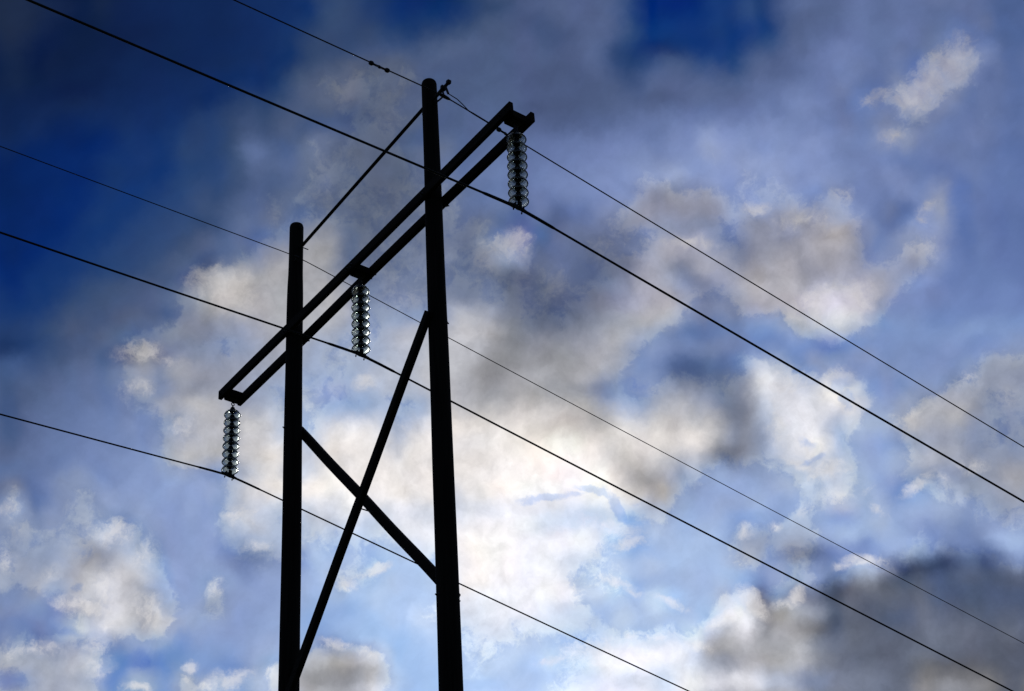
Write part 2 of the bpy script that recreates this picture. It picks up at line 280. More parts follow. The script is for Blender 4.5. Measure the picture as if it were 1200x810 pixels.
      206, 174, 182, 194, 172, 182, 195, 202, 210, 219, 218, 221, 223, 178, 185, 201, 123, 149, 193, 124, 147, 193, 122,
      144, 190, 111, 136, 188, 112, 136, 189, 110, 133, 185, 109, 131, 183, 112, 134, 185, 108, 129, 181, 109, 130, 183,
      105, 125, 179,
    ),
    (
      90, 109, 149, 81, 98, 135, 65, 86, 128, 75, 92, 129, 84, 102, 140, 93, 111, 152, 94, 113, 156, 95, 112, 152, 96,
      116, 161, 119, 132, 166, 128, 140, 166, 112, 129, 167, 136, 143, 163, 130, 137, 157, 144, 150, 168, 148, 154, 173,
      163, 172, 194, 154, 167, 196, 150, 165, 196, 140, 160, 197, 143, 163, 202, 149, 167, 201, 152, 169, 200, 173, 181,
      199, 188, 194, 209, 184, 191, 208, 186, 188, 196, 180, 181, 187, 179, 180, 186, 153, 153, 158, 133, 134, 138, 135,
      136, 141, 138, 139, 145, 133, 134, 140, 143, 145, 151, 155, 156, 164, 171, 171, 179, 156, 161, 176, 127, 144, 180,
      133, 151, 192, 126, 144, 187, 118, 136, 178, 118, 133, 170, 123, 138, 178, 114, 130, 173, 99, 126, 182, 106, 132,
      188, 121, 149, 206, 102, 133, 195, 95, 121, 189, 113, 145, 204, 113, 141, 194, 120, 142, 190, 119, 142, 188, 123,
      146, 193, 128, 152, 200, 130, 154, 202, 134, 158, 203, 129, 153, 199, 123, 148, 196, 120, 146, 195, 125, 150, 196,
      124, 151, 198,
    ),
    (
      96, 115, 157, 88, 106, 145, 67, 89, 132, 85, 102, 142, 95, 113, 155, 98, 117, 159, 99, 118, 161, 105, 124, 167,
      105, 125, 170, 112, 129, 169, 117, 134, 172, 158, 163, 179, 175, 176, 184, 196, 195, 198, 181, 182, 189, 152, 157,
      174, 151, 161, 186, 154, 169, 197, 149, 167, 199, 175, 187, 209, 149, 165, 207, 143, 158, 201, 145, 163, 201, 155,
      171, 201, 175, 184, 205, 176, 183, 199, 173, 176, 187, 179, 179, 185, 174, 175, 183, 148, 148, 153, 139, 139, 145,
      157, 157, 163, 167, 168, 175, 159, 160, 166, 156, 156, 161, 169, 169, 175, 168, 171, 181, 150, 158, 178, 124, 144,
      186, 112, 133, 179, 74, 97, 144, 60, 83, 129, 78, 102, 146, 83, 108, 159, 111, 138, 188, 166, 180, 209, 149, 167,
      201, 112, 136, 184, 139, 152, 187, 117, 141, 186, 130, 148, 190, 139, 154, 193, 123, 145, 192, 123, 144, 190, 121,
      142, 188, 122, 143, 191, 127, 146, 192, 116, 139, 191, 120, 144, 198, 131, 152, 197, 129, 149, 194, 128, 151, 202,
      133, 154, 201,
    ),
    (
      98, 117, 160, 90, 107, 148, 73, 94, 135, 87, 104, 145, 96, 114, 156, 100, 119, 162, 103, 122, 166, 108, 127, 171,
      114, 134, 179, 125, 143, 186, 119, 140, 187, 127, 145, 179, 136, 151, 181, 180, 183, 195, 185, 185, 191, 173, 174,
      179, 198, 197, 199, 197, 201, 212, 170, 184, 208, 187, 201, 224, 145, 170, 210, 124, 154, 201, 123, 152, 197, 140,
      161, 196, 157, 175, 209, 140, 162, 197, 153, 169, 197, 188, 188, 193, 189, 189, 195, 167, 168, 174, 157, 159, 166,
      165, 164, 167, 158, 157, 158, 155, 157, 164, 148, 151, 159, 138, 144, 161, 99, 118, 160, 112, 136, 182, 135, 152,
      191, 146, 161, 193, 123, 135, 163, 94, 106, 135, 99, 112, 141, 108, 119, 142, 143, 150, 170, 227, 227, 230, 212,
      217, 228, 149, 170, 206, 141, 160, 198, 165, 177, 207, 132, 150, 194, 126, 147, 195, 128, 145, 185, 130, 150, 194,
      126, 147, 194, 129, 147, 191, 116, 137, 182, 133, 151, 187, 149, 161, 186, 151, 159, 178, 151, 161, 181, 134, 151,
      189, 113, 136, 183,
    ),
    (
      98, 116, 158, 95, 111, 150, 86, 100, 136, 96, 113, 153, 101, 119, 162, 106, 126, 170, 109, 128, 173, 116, 135,
      179, 114, 133, 177, 118, 138, 182, 123, 141, 185, 148, 160, 186, 167, 172, 189, 184, 186, 196, 182, 183, 191, 167,
      169, 179, 210, 209, 214, 204, 208, 220, 166, 185, 215, 175, 197, 229, 223, 224, 231, 237, 234, 234, 235, 232, 233,
      212, 213, 220, 157, 171, 198, 165, 176, 200, 222, 224, 234, 243, 236, 231, 241, 234, 229, 221, 215, 210, 220, 215,
      213, 218, 212, 210, 221, 216, 215, 207, 204, 205, 181, 179, 180, 172, 171, 172, 156, 162, 178, 152, 169, 203, 128,
      149, 187, 166, 173, 191, 180, 183, 194, 160, 166, 184, 127, 139, 168, 112, 125, 153, 140, 145, 162, 195, 199, 211,
      212, 213, 222, 205, 207, 218, 207, 210, 220, 255, 250, 242, 217, 220, 223, 137, 160, 204, 127, 146, 194, 118, 143,
      192, 143, 160, 197, 126, 146, 185, 140, 151, 174, 160, 168, 188, 148, 155, 175, 135, 143, 165, 133, 140, 164, 161,
      167, 181, 151, 164, 189,
    ),
    (
      106, 125, 169, 92, 114, 160, 89, 112, 157, 94, 114, 157, 100, 119, 163, 102, 122, 168, 113, 132, 176, 115, 134,
      180, 122, 141, 184, 127, 146, 189, 139, 159, 199, 168, 179, 199, 192, 191, 191, 177, 177, 180, 182, 181, 181, 180,
      179, 183, 214, 210, 209, 223, 216, 210, 211, 211, 216, 198, 202, 216, 220, 214, 211, 225, 219, 216, 232, 227, 225,
      233, 230, 231, 187, 193, 209, 223, 220, 221, 247, 241, 238, 238, 233, 233, 225, 222, 224, 229, 226, 226, 251, 246,
      243, 230, 224, 218, 217, 211, 205, 208, 200, 195, 200, 192, 189, 178, 175, 176, 197, 193, 190, 233, 230, 229, 209,
      208, 211, 203, 200, 199, 197, 194, 196, 189, 189, 193, 170, 170, 176, 121, 127, 144, 130, 135, 151, 183, 193, 214,
      213, 217, 229, 229, 229, 237, 222, 223, 231, 215, 215, 224, 220, 217, 219, 165, 176, 203, 142, 159, 196, 170, 178,
      196, 176, 181, 193, 180, 181, 190, 167, 170, 184, 148, 153, 168, 131, 141, 165, 160, 166, 183, 143, 154, 178, 140,
      146, 164, 155, 162, 181,
    ),
    (
      111, 128, 168, 92, 106, 141, 125, 131, 153, 94, 111, 153, 109, 128, 174, 131, 146, 178, 140, 155, 187, 122, 144,
      191, 121, 141, 187, 132, 152, 196, 134, 153, 198, 143, 165, 209, 152, 169, 204, 135, 155, 198, 126, 148, 192, 139,
      154, 183, 195, 199, 210, 214, 213, 216, 199, 209, 228, 199, 204, 216, 221, 218, 218, 221, 218, 219, 237, 232, 230,
      236, 231, 230, 227, 224, 225, 229, 224, 221, 227, 223, 223, 228, 224, 222, 225, 219, 216, 231, 225, 222, 246, 240,
      237, 237, 232, 227, 253, 244, 236, 255, 255, 246, 255, 255, 246, 235, 228, 222, 215, 211, 209, 230, 225, 222, 226,
      220, 218, 234, 228, 224, 237, 231, 228, 249, 242, 238, 198, 197, 200, 149, 156, 175, 132, 138, 155, 150, 160, 184,
      204, 209, 221, 244, 245, 254, 230, 232, 243, 157, 173, 202, 183, 196, 217, 174, 190, 215, 176, 187, 205, 187, 184,
      184, 185, 185, 192, 176, 178, 187, 181, 180, 183, 143, 149, 168, 125, 139, 169, 122, 136, 171, 130, 144, 175, 121,
      131, 158, 166, 168, 177,
    ),
    (
      126, 144, 183, 121, 142, 183, 173, 186, 210, 101, 123, 170, 116, 135, 178, 130, 144, 177, 136, 152, 186, 149, 164,
      199, 140, 158, 198, 141, 160, 203, 140, 162, 207, 144, 163, 206, 140, 160, 205, 153, 170, 209, 166, 180, 207, 200,
      201, 208, 227, 222, 220, 250, 242, 235, 251, 246, 245, 254, 245, 236, 255, 250, 244, 246, 239, 235, 235, 230, 228,
      250, 244, 241, 236, 231, 229, 231, 226, 226, 238, 231, 228, 235, 229, 227, 238, 233, 231, 246, 241, 241, 255, 250,
      250, 255, 247, 247, 255, 246, 243, 254, 238, 239, 252, 244, 246, 246, 239, 237, 215, 212, 213, 198, 194, 191, 197,
      193, 193, 203, 203, 208, 184, 187, 198, 188, 187, 192, 116, 120, 134, 95, 100, 117, 122, 127, 145, 150, 163, 190,
      202, 206, 219, 239, 237, 240, 253, 250, 248, 168, 184, 214, 144, 165, 203, 144, 164, 210, 130, 157, 210, 139, 157,
      190, 149, 160, 185, 143, 150, 172, 146, 155, 178, 130, 144, 177, 131, 144, 173, 115, 127, 157, 131, 143, 169, 120,
      136, 172, 146, 156, 180,
    ),
    (
      158, 170, 194, 156, 166, 188, 181, 187, 200, 143, 157, 186, 145, 158, 188, 135, 150, 181, 149, 163, 191, 142, 159,
      189, 131, 150, 187, 148, 165, 200, 140, 159, 203, 133, 153, 199, 144, 163, 204, 134, 155, 201, 143, 163, 200, 177,
      186, 206, 190, 199, 219, 193, 205, 225, 213, 221, 236, 214, 218, 229, 237, 240, 251, 255, 254, 255, 240, 236, 238,
      235, 231, 231, 246, 240, 236, 240, 235, 233, 228, 224, 224, 196, 200, 211, 220, 218, 221, 239, 234, 230, 255, 244,
      237, 255, 255, 251, 255, 255, 255, 255, 255, 255, 254, 250, 255, 255, 255, 250, 255, 247, 241, 183, 180, 183, 150,
      149, 151, 163, 165, 178, 131, 146, 176, 165, 181, 210, 165, 185, 221, 149, 166, 201, 134, 150, 183, 152, 168, 197,
      170, 187, 216, 179, 190, 211, 179, 189, 210, 187, 196, 214, 169, 185, 213, 148, 167, 205, 163, 182, 216, 176, 188,
      211, 181, 185, 198, 171, 175, 187, 165, 170, 186, 130, 140, 166, 132, 143, 169, 127, 142, 175, 138, 150, 176, 123,
      134, 164, 165, 170, 185,
    ),
    (
      148, 163, 194, 130, 146, 180, 129, 145, 178, 145, 161, 193, 133, 149, 183, 146, 161, 192, 170, 179, 198, 172, 187,
      215, 140, 158, 194, 141, 162, 200, 141, 157, 193, 135, 153, 197, 139, 159, 204, 144, 163, 206, 153, 170, 202, 188,
      197, 214, 188, 194, 209, 177, 193, 221, 168, 184, 211, 192, 198, 212, 201, 208, 223, 227, 232, 244, 203, 215, 236,
      200, 208, 224, 232, 234, 246, 216, 222, 237, 207, 214, 228, 199, 206, 222, 222, 227, 239, 221, 226, 241, 238, 241,
      253, 232, 232, 244, 240, 239, 249, 235, 235, 242, 242, 242, 251, 255, 255, 255, 255, 255, 255, 231, 226, 221, 175,
      171, 172, 172, 167, 162, 157, 172, 200, 147, 165, 204, 153, 176, 222, 153, 175, 221, 152, 174, 217, 157, 173, 207,
      175, 189, 214, 183, 198, 221, 179, 196, 224, 192, 204, 227, 178, 194, 217, 145, 167, 210, 139, 157, 201, 121, 142,
      187, 129, 144, 176, 126, 140, 174, 130, 141, 169, 132, 141, 162, 139, 143, 157, 159, 159, 167, 133, 138, 155, 125,
      135, 159, 142, 152, 176,
    ),
    (
      140, 153, 184, 144, 155, 180, 146, 156, 180, 140, 154, 185, 142, 157, 189, 162, 171, 192, 138, 140, 152, 144, 150,
      169, 168, 179, 201, 165, 179, 205, 127, 147, 184, 135, 152, 195, 141, 161, 205, 141, 160, 206, 110, 134, 186, 118,
      142, 187, 160, 177, 208, 165, 181, 211, 170, 186, 216, 187, 204, 230, 158, 182, 223, 165, 187, 224, 177, 196, 229,
      207, 219, 236, 226, 229, 237, 243, 244, 252, 235, 237, 247, 235, 235, 242, 242, 240, 245, 255, 251, 255, 254, 251,
      255, 247, 251, 255, 224, 237, 255, 209, 225, 250, 198, 219, 252, 171, 197, 233, 182, 201, 229, 149, 184, 230, 172,
      186, 214, 170, 185, 213, 157, 180, 220, 151, 173, 217, 154, 172, 211, 153, 171, 209, 161, 180, 216, 148, 170, 213,
      143, 167, 213, 164, 183, 217, 195, 206, 225, 227, 228, 231, 177, 193, 217, 165, 183, 217, 117, 145, 200, 132, 163,
      214, 157, 181, 219, 166, 181, 208, 157, 170, 196, 142, 153, 176, 148, 154, 172, 169, 172, 184, 153, 157, 171, 144,
      151, 171, 135, 147, 174,
    ),
    (
      165, 172, 188, 147, 158, 181, 145, 156, 182, 155, 164, 186, 166, 175, 195, 163, 166, 180, 177, 178, 185, 176, 180,
      194, 203, 202, 207, 195, 203, 220, 149, 172, 211, 145, 164, 207, 144, 163, 207, 140, 159, 200, 121, 137, 180, 99,
      116, 158, 115, 132, 169, 136, 152, 189, 132, 156, 206, 176, 200, 238, 167, 192, 233, 169, 190, 227, 149, 178, 225,
      178, 202, 234, 194, 212, 239, 225, 231, 246, 250, 251, 255, 251, 246, 248, 255, 250, 245, 255, 253, 251, 255, 253,
      255, 245, 244, 255, 237, 236, 243, 246, 243, 250, 255, 255, 255, 235, 240, 255, 184, 217, 252, 132, 169, 223, 186,
      203, 230, 169, 187, 218, 159, 183, 225, 161, 182, 220, 161, 184, 226, 134, 164, 218, 148, 177, 227, 139, 162, 205,
      155, 174, 208, 158, 177, 211, 137, 163, 210, 120, 146, 204, 164, 186, 225, 177, 193, 220, 153, 174, 214, 157, 177,
      215, 156, 174, 211, 161, 178, 210, 142, 160, 198, 144, 162, 197, 144, 159, 189, 142, 152, 176, 139, 155, 186, 143,
      160, 193, 162, 178, 207,
    ),
    (
      123, 141, 181, 119, 138, 178, 126, 143, 179, 158, 166, 187, 141, 161, 199, 180, 184, 197, 210, 212, 221, 215, 218,
      231, 182, 183, 192, 162, 171, 192, 145, 167, 212, 142, 160, 204, 138, 160, 203, 142, 164, 202, 141, 162, 204, 132,
      152, 198, 144, 163, 206, 144, 164, 206, 156, 177, 220, 167, 189, 226, 183, 197, 223, 169, 187, 217, 164, 189, 222,
      170, 197, 234, 177, 202, 240, 177, 203, 238, 194, 215, 245, 241, 244, 255, 254, 247, 247, 255, 253, 253, 252, 247,
      251, 244, 246, 255, 244, 247, 255, 227, 234, 250, 220, 230, 250, 211, 226, 247, 177, 202, 237, 134, 169, 221, 148,
      177, 224, 169, 192, 231, 173, 197, 236, 174, 197, 235, 162, 185, 224, 125, 143, 180, 137, 148, 175, 132, 147, 180,
      148, 160, 187, 153, 168, 200, 159, 178, 216, 177, 199, 233, 162, 184, 221, 159, 177, 209, 146, 168, 209, 135, 154,
      199, 121, 142, 191, 127, 146, 188, 114, 134, 178, 136, 153, 192, 146, 163, 202, 139, 154, 190, 147, 165, 202, 134,
      152, 191, 132, 150, 189,
    ),
    (
      139, 155, 186, 125, 140, 179, 126, 142, 180, 118, 142, 185, 122, 137, 184, 152, 157, 179, 150, 156, 173, 196, 198,
      210, 206, 206, 213, 154, 161, 178, 154, 169, 197, 143, 164, 205, 142, 159, 198, 143, 155, 178, 137, 153, 190, 142,
      161, 203, 139, 159, 203, 150, 171, 213, 159, 180, 219, 161, 184, 225, 175, 196, 226, 177, 201, 236, 179, 205, 241,
      181, 201, 233, 175, 198, 235, 179, 201, 235, 194, 210, 236, 237, 234, 238, 245, 240, 238, 239, 236, 241, 237, 235,
      240, 236, 236, 250, 248, 248, 255, 227, 231, 242, 192, 210, 231, 187, 207, 235, 198, 213, 238, 179, 198, 231, 190,
      208, 239, 175, 200, 239, 169, 192, 229, 161, 184, 222, 164, 185, 221, 172, 181, 201, 155, 168, 196, 127, 149, 194,
      132, 137, 157, 83, 95, 125, 85, 104, 157, 121, 141, 194, 103, 128, 187, 139, 164, 214, 161, 182, 223, 147, 171,
      214, 127, 150, 199, 120, 139, 182, 118, 138, 185, 119, 139, 182, 160, 182, 223, 171, 194, 232, 146, 166, 209, 119,
      138, 182, 125, 144, 189,
    ),
    (
      84, 110, 176, 104, 126, 176, 102, 126, 179, 116, 131, 179, 132, 155, 199, 195, 206, 218, 208, 214, 230, 221, 221,
      226, 193, 194, 199, 167, 169, 180, 218, 215, 214, 176, 185, 207, 157, 175, 208, 146, 162, 195, 136, 156, 201, 136,
      156, 201, 143, 163, 205, 145, 166, 208, 143, 169, 212, 147, 175, 218, 144, 173, 222, 150, 182, 230, 185, 208, 243,
      180, 206, 245, 176, 201, 240, 190, 214, 250, 207, 224, 249, 225, 229, 242, 238, 243, 255, 243, 246, 255, 244, 246,
      255, 247, 248, 255, 254, 254, 255, 249, 246, 253, 235, 239, 245, 227, 241, 255, 201, 229, 255, 150, 182, 231, 149,
      174, 219, 158, 179, 219, 161, 181, 218, 165, 187, 228, 163, 188, 227, 150, 180, 224, 128, 155, 209, 156, 170, 205,
      154, 177, 212, 168, 187, 227, 131, 152, 195, 132, 157, 204, 182, 201, 234, 146, 157, 187, 64, 74, 109, 46, 56, 83,
      40, 55, 84, 41, 54, 89, 85, 104, 142, 58, 75, 119, 99, 117, 160, 134, 154, 199, 71, 90, 134, 85, 105, 148, 80, 96,
      137,
    ),
    (
      131, 149, 182, 160, 169, 189, 129, 149, 184, 100, 121, 169, 127, 143, 180, 148, 160, 192, 132, 154, 196, 110, 135,
      181, 152, 170, 201, 161, 180, 211, 162, 183, 214, 119, 148, 202, 138, 159, 205, 139, 160, 206, 136, 155, 199, 141,
      162, 205, 145, 167, 210, 148, 172, 214, 147, 177, 225, 138, 170, 222, 156, 185, 231, 161, 189, 232, 164, 196, 241,
      174, 198, 235, 183, 206, 243, 215, 229, 249, 215, 227, 244, 209, 217, 233, 224, 231, 245, 240, 243, 255, 242, 244,
      255, 242, 242, 254, 229, 236, 254, 207, 218, 240, 192, 212, 241, 171, 195, 235, 182, 203, 236, 181, 202, 237, 214,
      234, 255, 180, 211, 251, 163, 187, 226, 162, 183, 219, 182, 194, 218, 155, 181, 227, 104, 111, 141, 110, 140, 188,
      103, 111, 142, 71, 81, 114, 54, 63, 84, 81, 83, 98, 125, 129, 141, 94, 100, 114, 72, 85, 107, 84, 95, 118, 77, 92,
      127, 76, 90, 119, 89, 100, 126, 77, 90, 116, 81, 90, 111, 88, 96, 118, 69, 82, 107, 88, 101, 132, 67, 84, 120,
    ),
    (
      173, 179, 194, 166, 171, 183, 177, 182, 194, 161, 167, 180, 168, 174, 189, 194, 197, 208, 197, 207, 222, 111, 144,
      195, 76, 115, 188, 74, 114, 188, 80, 122, 190, 105, 141, 195, 124, 154, 205, 131, 157, 204, 134, 158, 204, 148,
      167, 208, 158, 176, 215, 151, 174, 220, 154, 180, 221, 129, 151, 194, 134, 158, 200, 157, 186, 227, 167, 196, 237,
      160, 193, 239, 165, 196, 240, 184, 208, 245, 187, 211, 246, 194, 215, 245, 210, 222, 244, 220, 229, 247, 218, 231,
      252, 216, 229, 247, 211, 226, 247, 200, 218, 245, 184, 203, 237, 174, 198, 238, 207, 224, 247, 190, 211, 244, 188,
      207, 238, 170, 192, 228, 169, 191, 229, 183, 211, 246, 235, 240, 252, 244, 248, 255, 128, 129, 139, 157, 154, 149,
      177, 182, 192, 158, 165, 182, 99, 110, 132, 98, 104, 121, 82, 90, 111, 96, 102, 118, 94, 101, 120, 95, 102, 120,
      81, 95, 124, 72, 86, 117, 73, 88, 117, 73, 86, 116, 74, 88, 119, 77, 91, 122, 78, 90, 120, 81, 92, 115, 78, 87,
      107,
    ),
    (
      122, 144, 189, 98, 120, 182, 111, 137, 189, 163, 171, 192, 158, 165, 184, 161, 170, 191, 153, 169, 204, 99, 132,
      194, 158, 175, 203, 151, 170, 201, 130, 158, 206, 152, 168, 194, 135, 158, 202, 115, 145, 201, 109, 138, 194, 144,
      163, 199, 154, 181, 215, 168, 185, 214, 183, 187, 198, 185, 186, 190, 176, 173, 170, 187, 186, 193, 215, 221, 234,
      166, 195, 236, 167, 198, 242, 173, 203, 247, 187, 212, 249, 187, 210, 246, 204, 222, 248, 206, 224, 248, 200, 219,
      246, 191, 211, 243, 178, 202, 238, 167, 197, 242, 164, 195, 239, 191, 210, 240, 202, 221, 245, 203, 226, 253, 197,
      219, 246, 199, 222, 254, 217, 237, 255, 203, 213, 236, 195, 198, 209, 229, 228, 237, 156, 158, 166, 170, 170, 177,
      141, 139, 142, 108, 107, 111, 66, 75, 96, 88, 95, 112, 89, 96, 114, 76, 89, 115, 86, 98, 126, 104, 111, 131, 106,
      114, 136, 86, 94, 115, 83, 93, 114, 80, 91, 114, 91, 101, 125, 81, 92, 118, 72, 85, 111, 71, 88, 120, 70, 89, 125,
    ),
    (
      172, 179, 192, 174, 178, 186, 176, 181, 193, 162, 167, 181, 163, 169, 187, 187, 192, 205, 174, 187, 207, 118, 149,
      196, 138, 167, 199, 138, 164, 198, 131, 158, 208, 163, 173, 193, 182, 191, 206, 175, 195, 218, 154, 181, 217, 196,
      210, 230, 228, 230, 235, 184, 181, 184, 152, 152, 155, 133, 134, 139, 135, 136, 143, 133, 135, 141, 177, 179, 186,
      181, 202, 234, 165, 195, 238, 167, 197, 241, 169, 200, 245, 185, 210, 248, 199, 222, 255, 204, 224, 253, 168, 193,
      232, 182, 209, 251, 211, 233, 255, 202, 228, 255, 215, 236, 255, 253, 255, 255, 250, 246, 255, 248, 243, 249, 245,
      242, 250, 236, 237, 246, 192, 200, 220, 162, 161, 166, 165, 164, 166, 182, 183, 190, 166, 167, 173, 162, 164, 171,
      185, 187, 194, 145, 152, 168, 114, 123, 145, 106, 113, 130, 95, 102, 120, 93, 100, 118, 92, 99, 117, 97, 104, 122,
      114, 122, 141, 104, 111, 129, 103, 109, 127, 96, 103, 122, 101, 108, 125, 95, 103, 124, 102, 109, 125, 97, 101,
      115, 99, 104, 117,
    ),
    (
      109, 133, 182, 140, 153, 185, 108, 131, 178, 108, 127, 171, 162, 171, 189, 208, 214, 227, 159, 177, 212, 84, 120,
      193, 73, 107, 185, 74, 113, 191, 84, 128, 190, 117, 148, 197, 103, 142, 203, 99, 133, 197, 114, 140, 195, 144,
      164, 198, 153, 181, 220, 170, 182, 205, 183, 183, 191, 183, 185, 192, 173, 175, 183, 192, 195, 207, 213, 216, 227,
      181, 203, 237, 166, 195, 239, 167, 198, 241, 166, 200, 246, 164, 193, 236, 159, 190, 236, 163, 193, 239, 180, 202,
      238, 170, 194, 234, 181, 206, 247, 198, 217, 251, 205, 219, 247, 225, 231, 246, 223, 231, 249, 228, 234, 251, 218,
      230, 250, 227, 234, 248, 214, 223, 242, 167, 175, 193, 135, 142, 161, 171, 171, 179, 161, 159, 161, 179, 179, 182,
      185, 186, 193, 139, 142, 152, 109, 114, 128, 94, 101, 120, 88, 95, 112, 91, 97, 115, 103, 111, 130, 107, 115, 133,
      100, 108, 127, 96, 103, 121, 96, 102, 121, 93, 100, 118, 83, 88, 104, 83, 90, 108, 101, 108, 126, 99, 107, 128,
      107, 114, 134,
    ),
    (
      121, 139, 180, 119, 136, 177, 115, 133, 180, 113, 133, 185, 115, 140, 190, 119, 135, 184, 121, 134, 172, 169, 182,
      201, 175, 189, 203, 165, 185, 216, 150, 173, 210, 111, 142, 200, 138, 160, 206, 138, 160, 204, 140, 160, 204, 155,
      171, 209, 151, 174, 220, 158, 175, 214, 167, 188, 215, 151, 152, 160, 156, 151, 145, 164, 164, 171, 189, 201, 223,
      162, 193, 236, 166, 198, 243, 172, 202, 245, 182, 209, 249, 191, 213, 248, 207, 228, 255, 205, 223, 251, 166, 191,
      232, 192, 217, 255, 230, 245, 255, 227, 240, 255, 230, 235, 255, 230, 232, 250, 223, 230, 250, 227, 234, 250, 217,
      231, 254, 246, 247, 255, 255, 255, 255, 237, 237, 246, 241, 241, 248, 242, 243, 253, 198, 207, 228, 164, 175, 200,
      114, 129, 163, 119, 134, 167, 119, 128, 152, 118, 126, 146, 117, 125, 145, 107, 115, 135, 99, 105, 120, 108, 108,
      111, 101, 101, 106, 96, 96, 100, 96, 97, 103, 85, 90, 104, 86, 93, 111, 84, 91, 109, 84, 88, 102, 90, 93, 101, 83,
      88, 100,
    ),
    (
      115, 133, 179, 110, 130, 178, 115, 137, 181, 124, 145, 189, 187, 196, 207, 217, 220, 224, 233, 231, 236, 225, 223,
      227, 162, 160, 168, 185, 186, 196, 219, 218, 218, 146, 166, 204, 153, 172, 208, 140, 160, 204, 137, 157, 203, 141,
      163, 207, 149, 170, 210, 144, 174, 221, 131, 169, 230, 105, 146, 216, 145, 187, 247, 171, 207, 255, 166, 199, 244,
      161, 194, 239, 170, 199, 242, 183, 208, 247, 184, 210, 248, 192, 214, 246, 210, 224, 247, 205, 223, 246, 196, 216,
      245, 173, 199, 239, 140, 183, 245, 139, 194, 255, 206, 237, 255, 255, 255, 255, 245, 242, 253, 252, 246, 251, 237,
      237, 248, 226, 230, 240, 180, 192, 212, 138, 145, 161, 133, 136, 151, 165, 165, 171, 162, 161, 165, 182, 181, 185,
      157, 161, 174, 124, 129, 143, 125, 130, 146, 116, 123, 143, 114, 122, 142, 110, 118, 138, 115, 120, 135, 151, 150,
      155, 154, 156, 164, 151, 153, 162, 146, 146, 151, 129, 128, 130, 97, 102, 117, 121, 121, 124, 131, 131, 135, 151,
      152, 158, 132, 135, 144,
    ),
    (
      138, 153, 180, 136, 151, 178, 155, 164, 186, 145, 159, 193, 143, 151, 181, 159, 164, 180, 188, 193, 209, 205, 206,
      215, 164, 168, 179, 150, 165, 195, 153, 171, 205, 140, 160, 202, 143, 156, 185, 137, 150, 183, 137, 155, 197, 141,
      160, 203, 146, 166, 208, 143, 168, 211, 159, 183, 219, 151, 179, 221, 165, 188, 225, 159, 187, 229, 173, 199, 239,
      177, 200, 239, 200, 219, 246, 211, 227, 248, 206, 217, 237, 209, 221, 241, 223, 230, 246, 224, 234, 252, 220, 232,
      251, 224, 234, 249, 220, 228, 241, 194, 207, 225, 164, 183, 216, 181, 202, 232, 192, 217, 247, 209, 228, 253, 200,
      218, 243, 213, 229, 255, 203, 216, 244, 180, 181, 190, 187, 186, 190, 186, 186, 193, 157, 158, 164, 181, 182, 190,
      189, 191, 200, 130, 136, 154, 95, 103, 122, 89, 97, 116, 89, 95, 113, 93, 100, 117, 98, 104, 121, 92, 97, 112, 83,
      88, 100, 91, 93, 101, 88, 91, 102, 85, 91, 107, 85, 92, 110, 89, 94, 109, 96, 98, 107, 112, 113, 118, 106, 108,
      116,
    ),
)
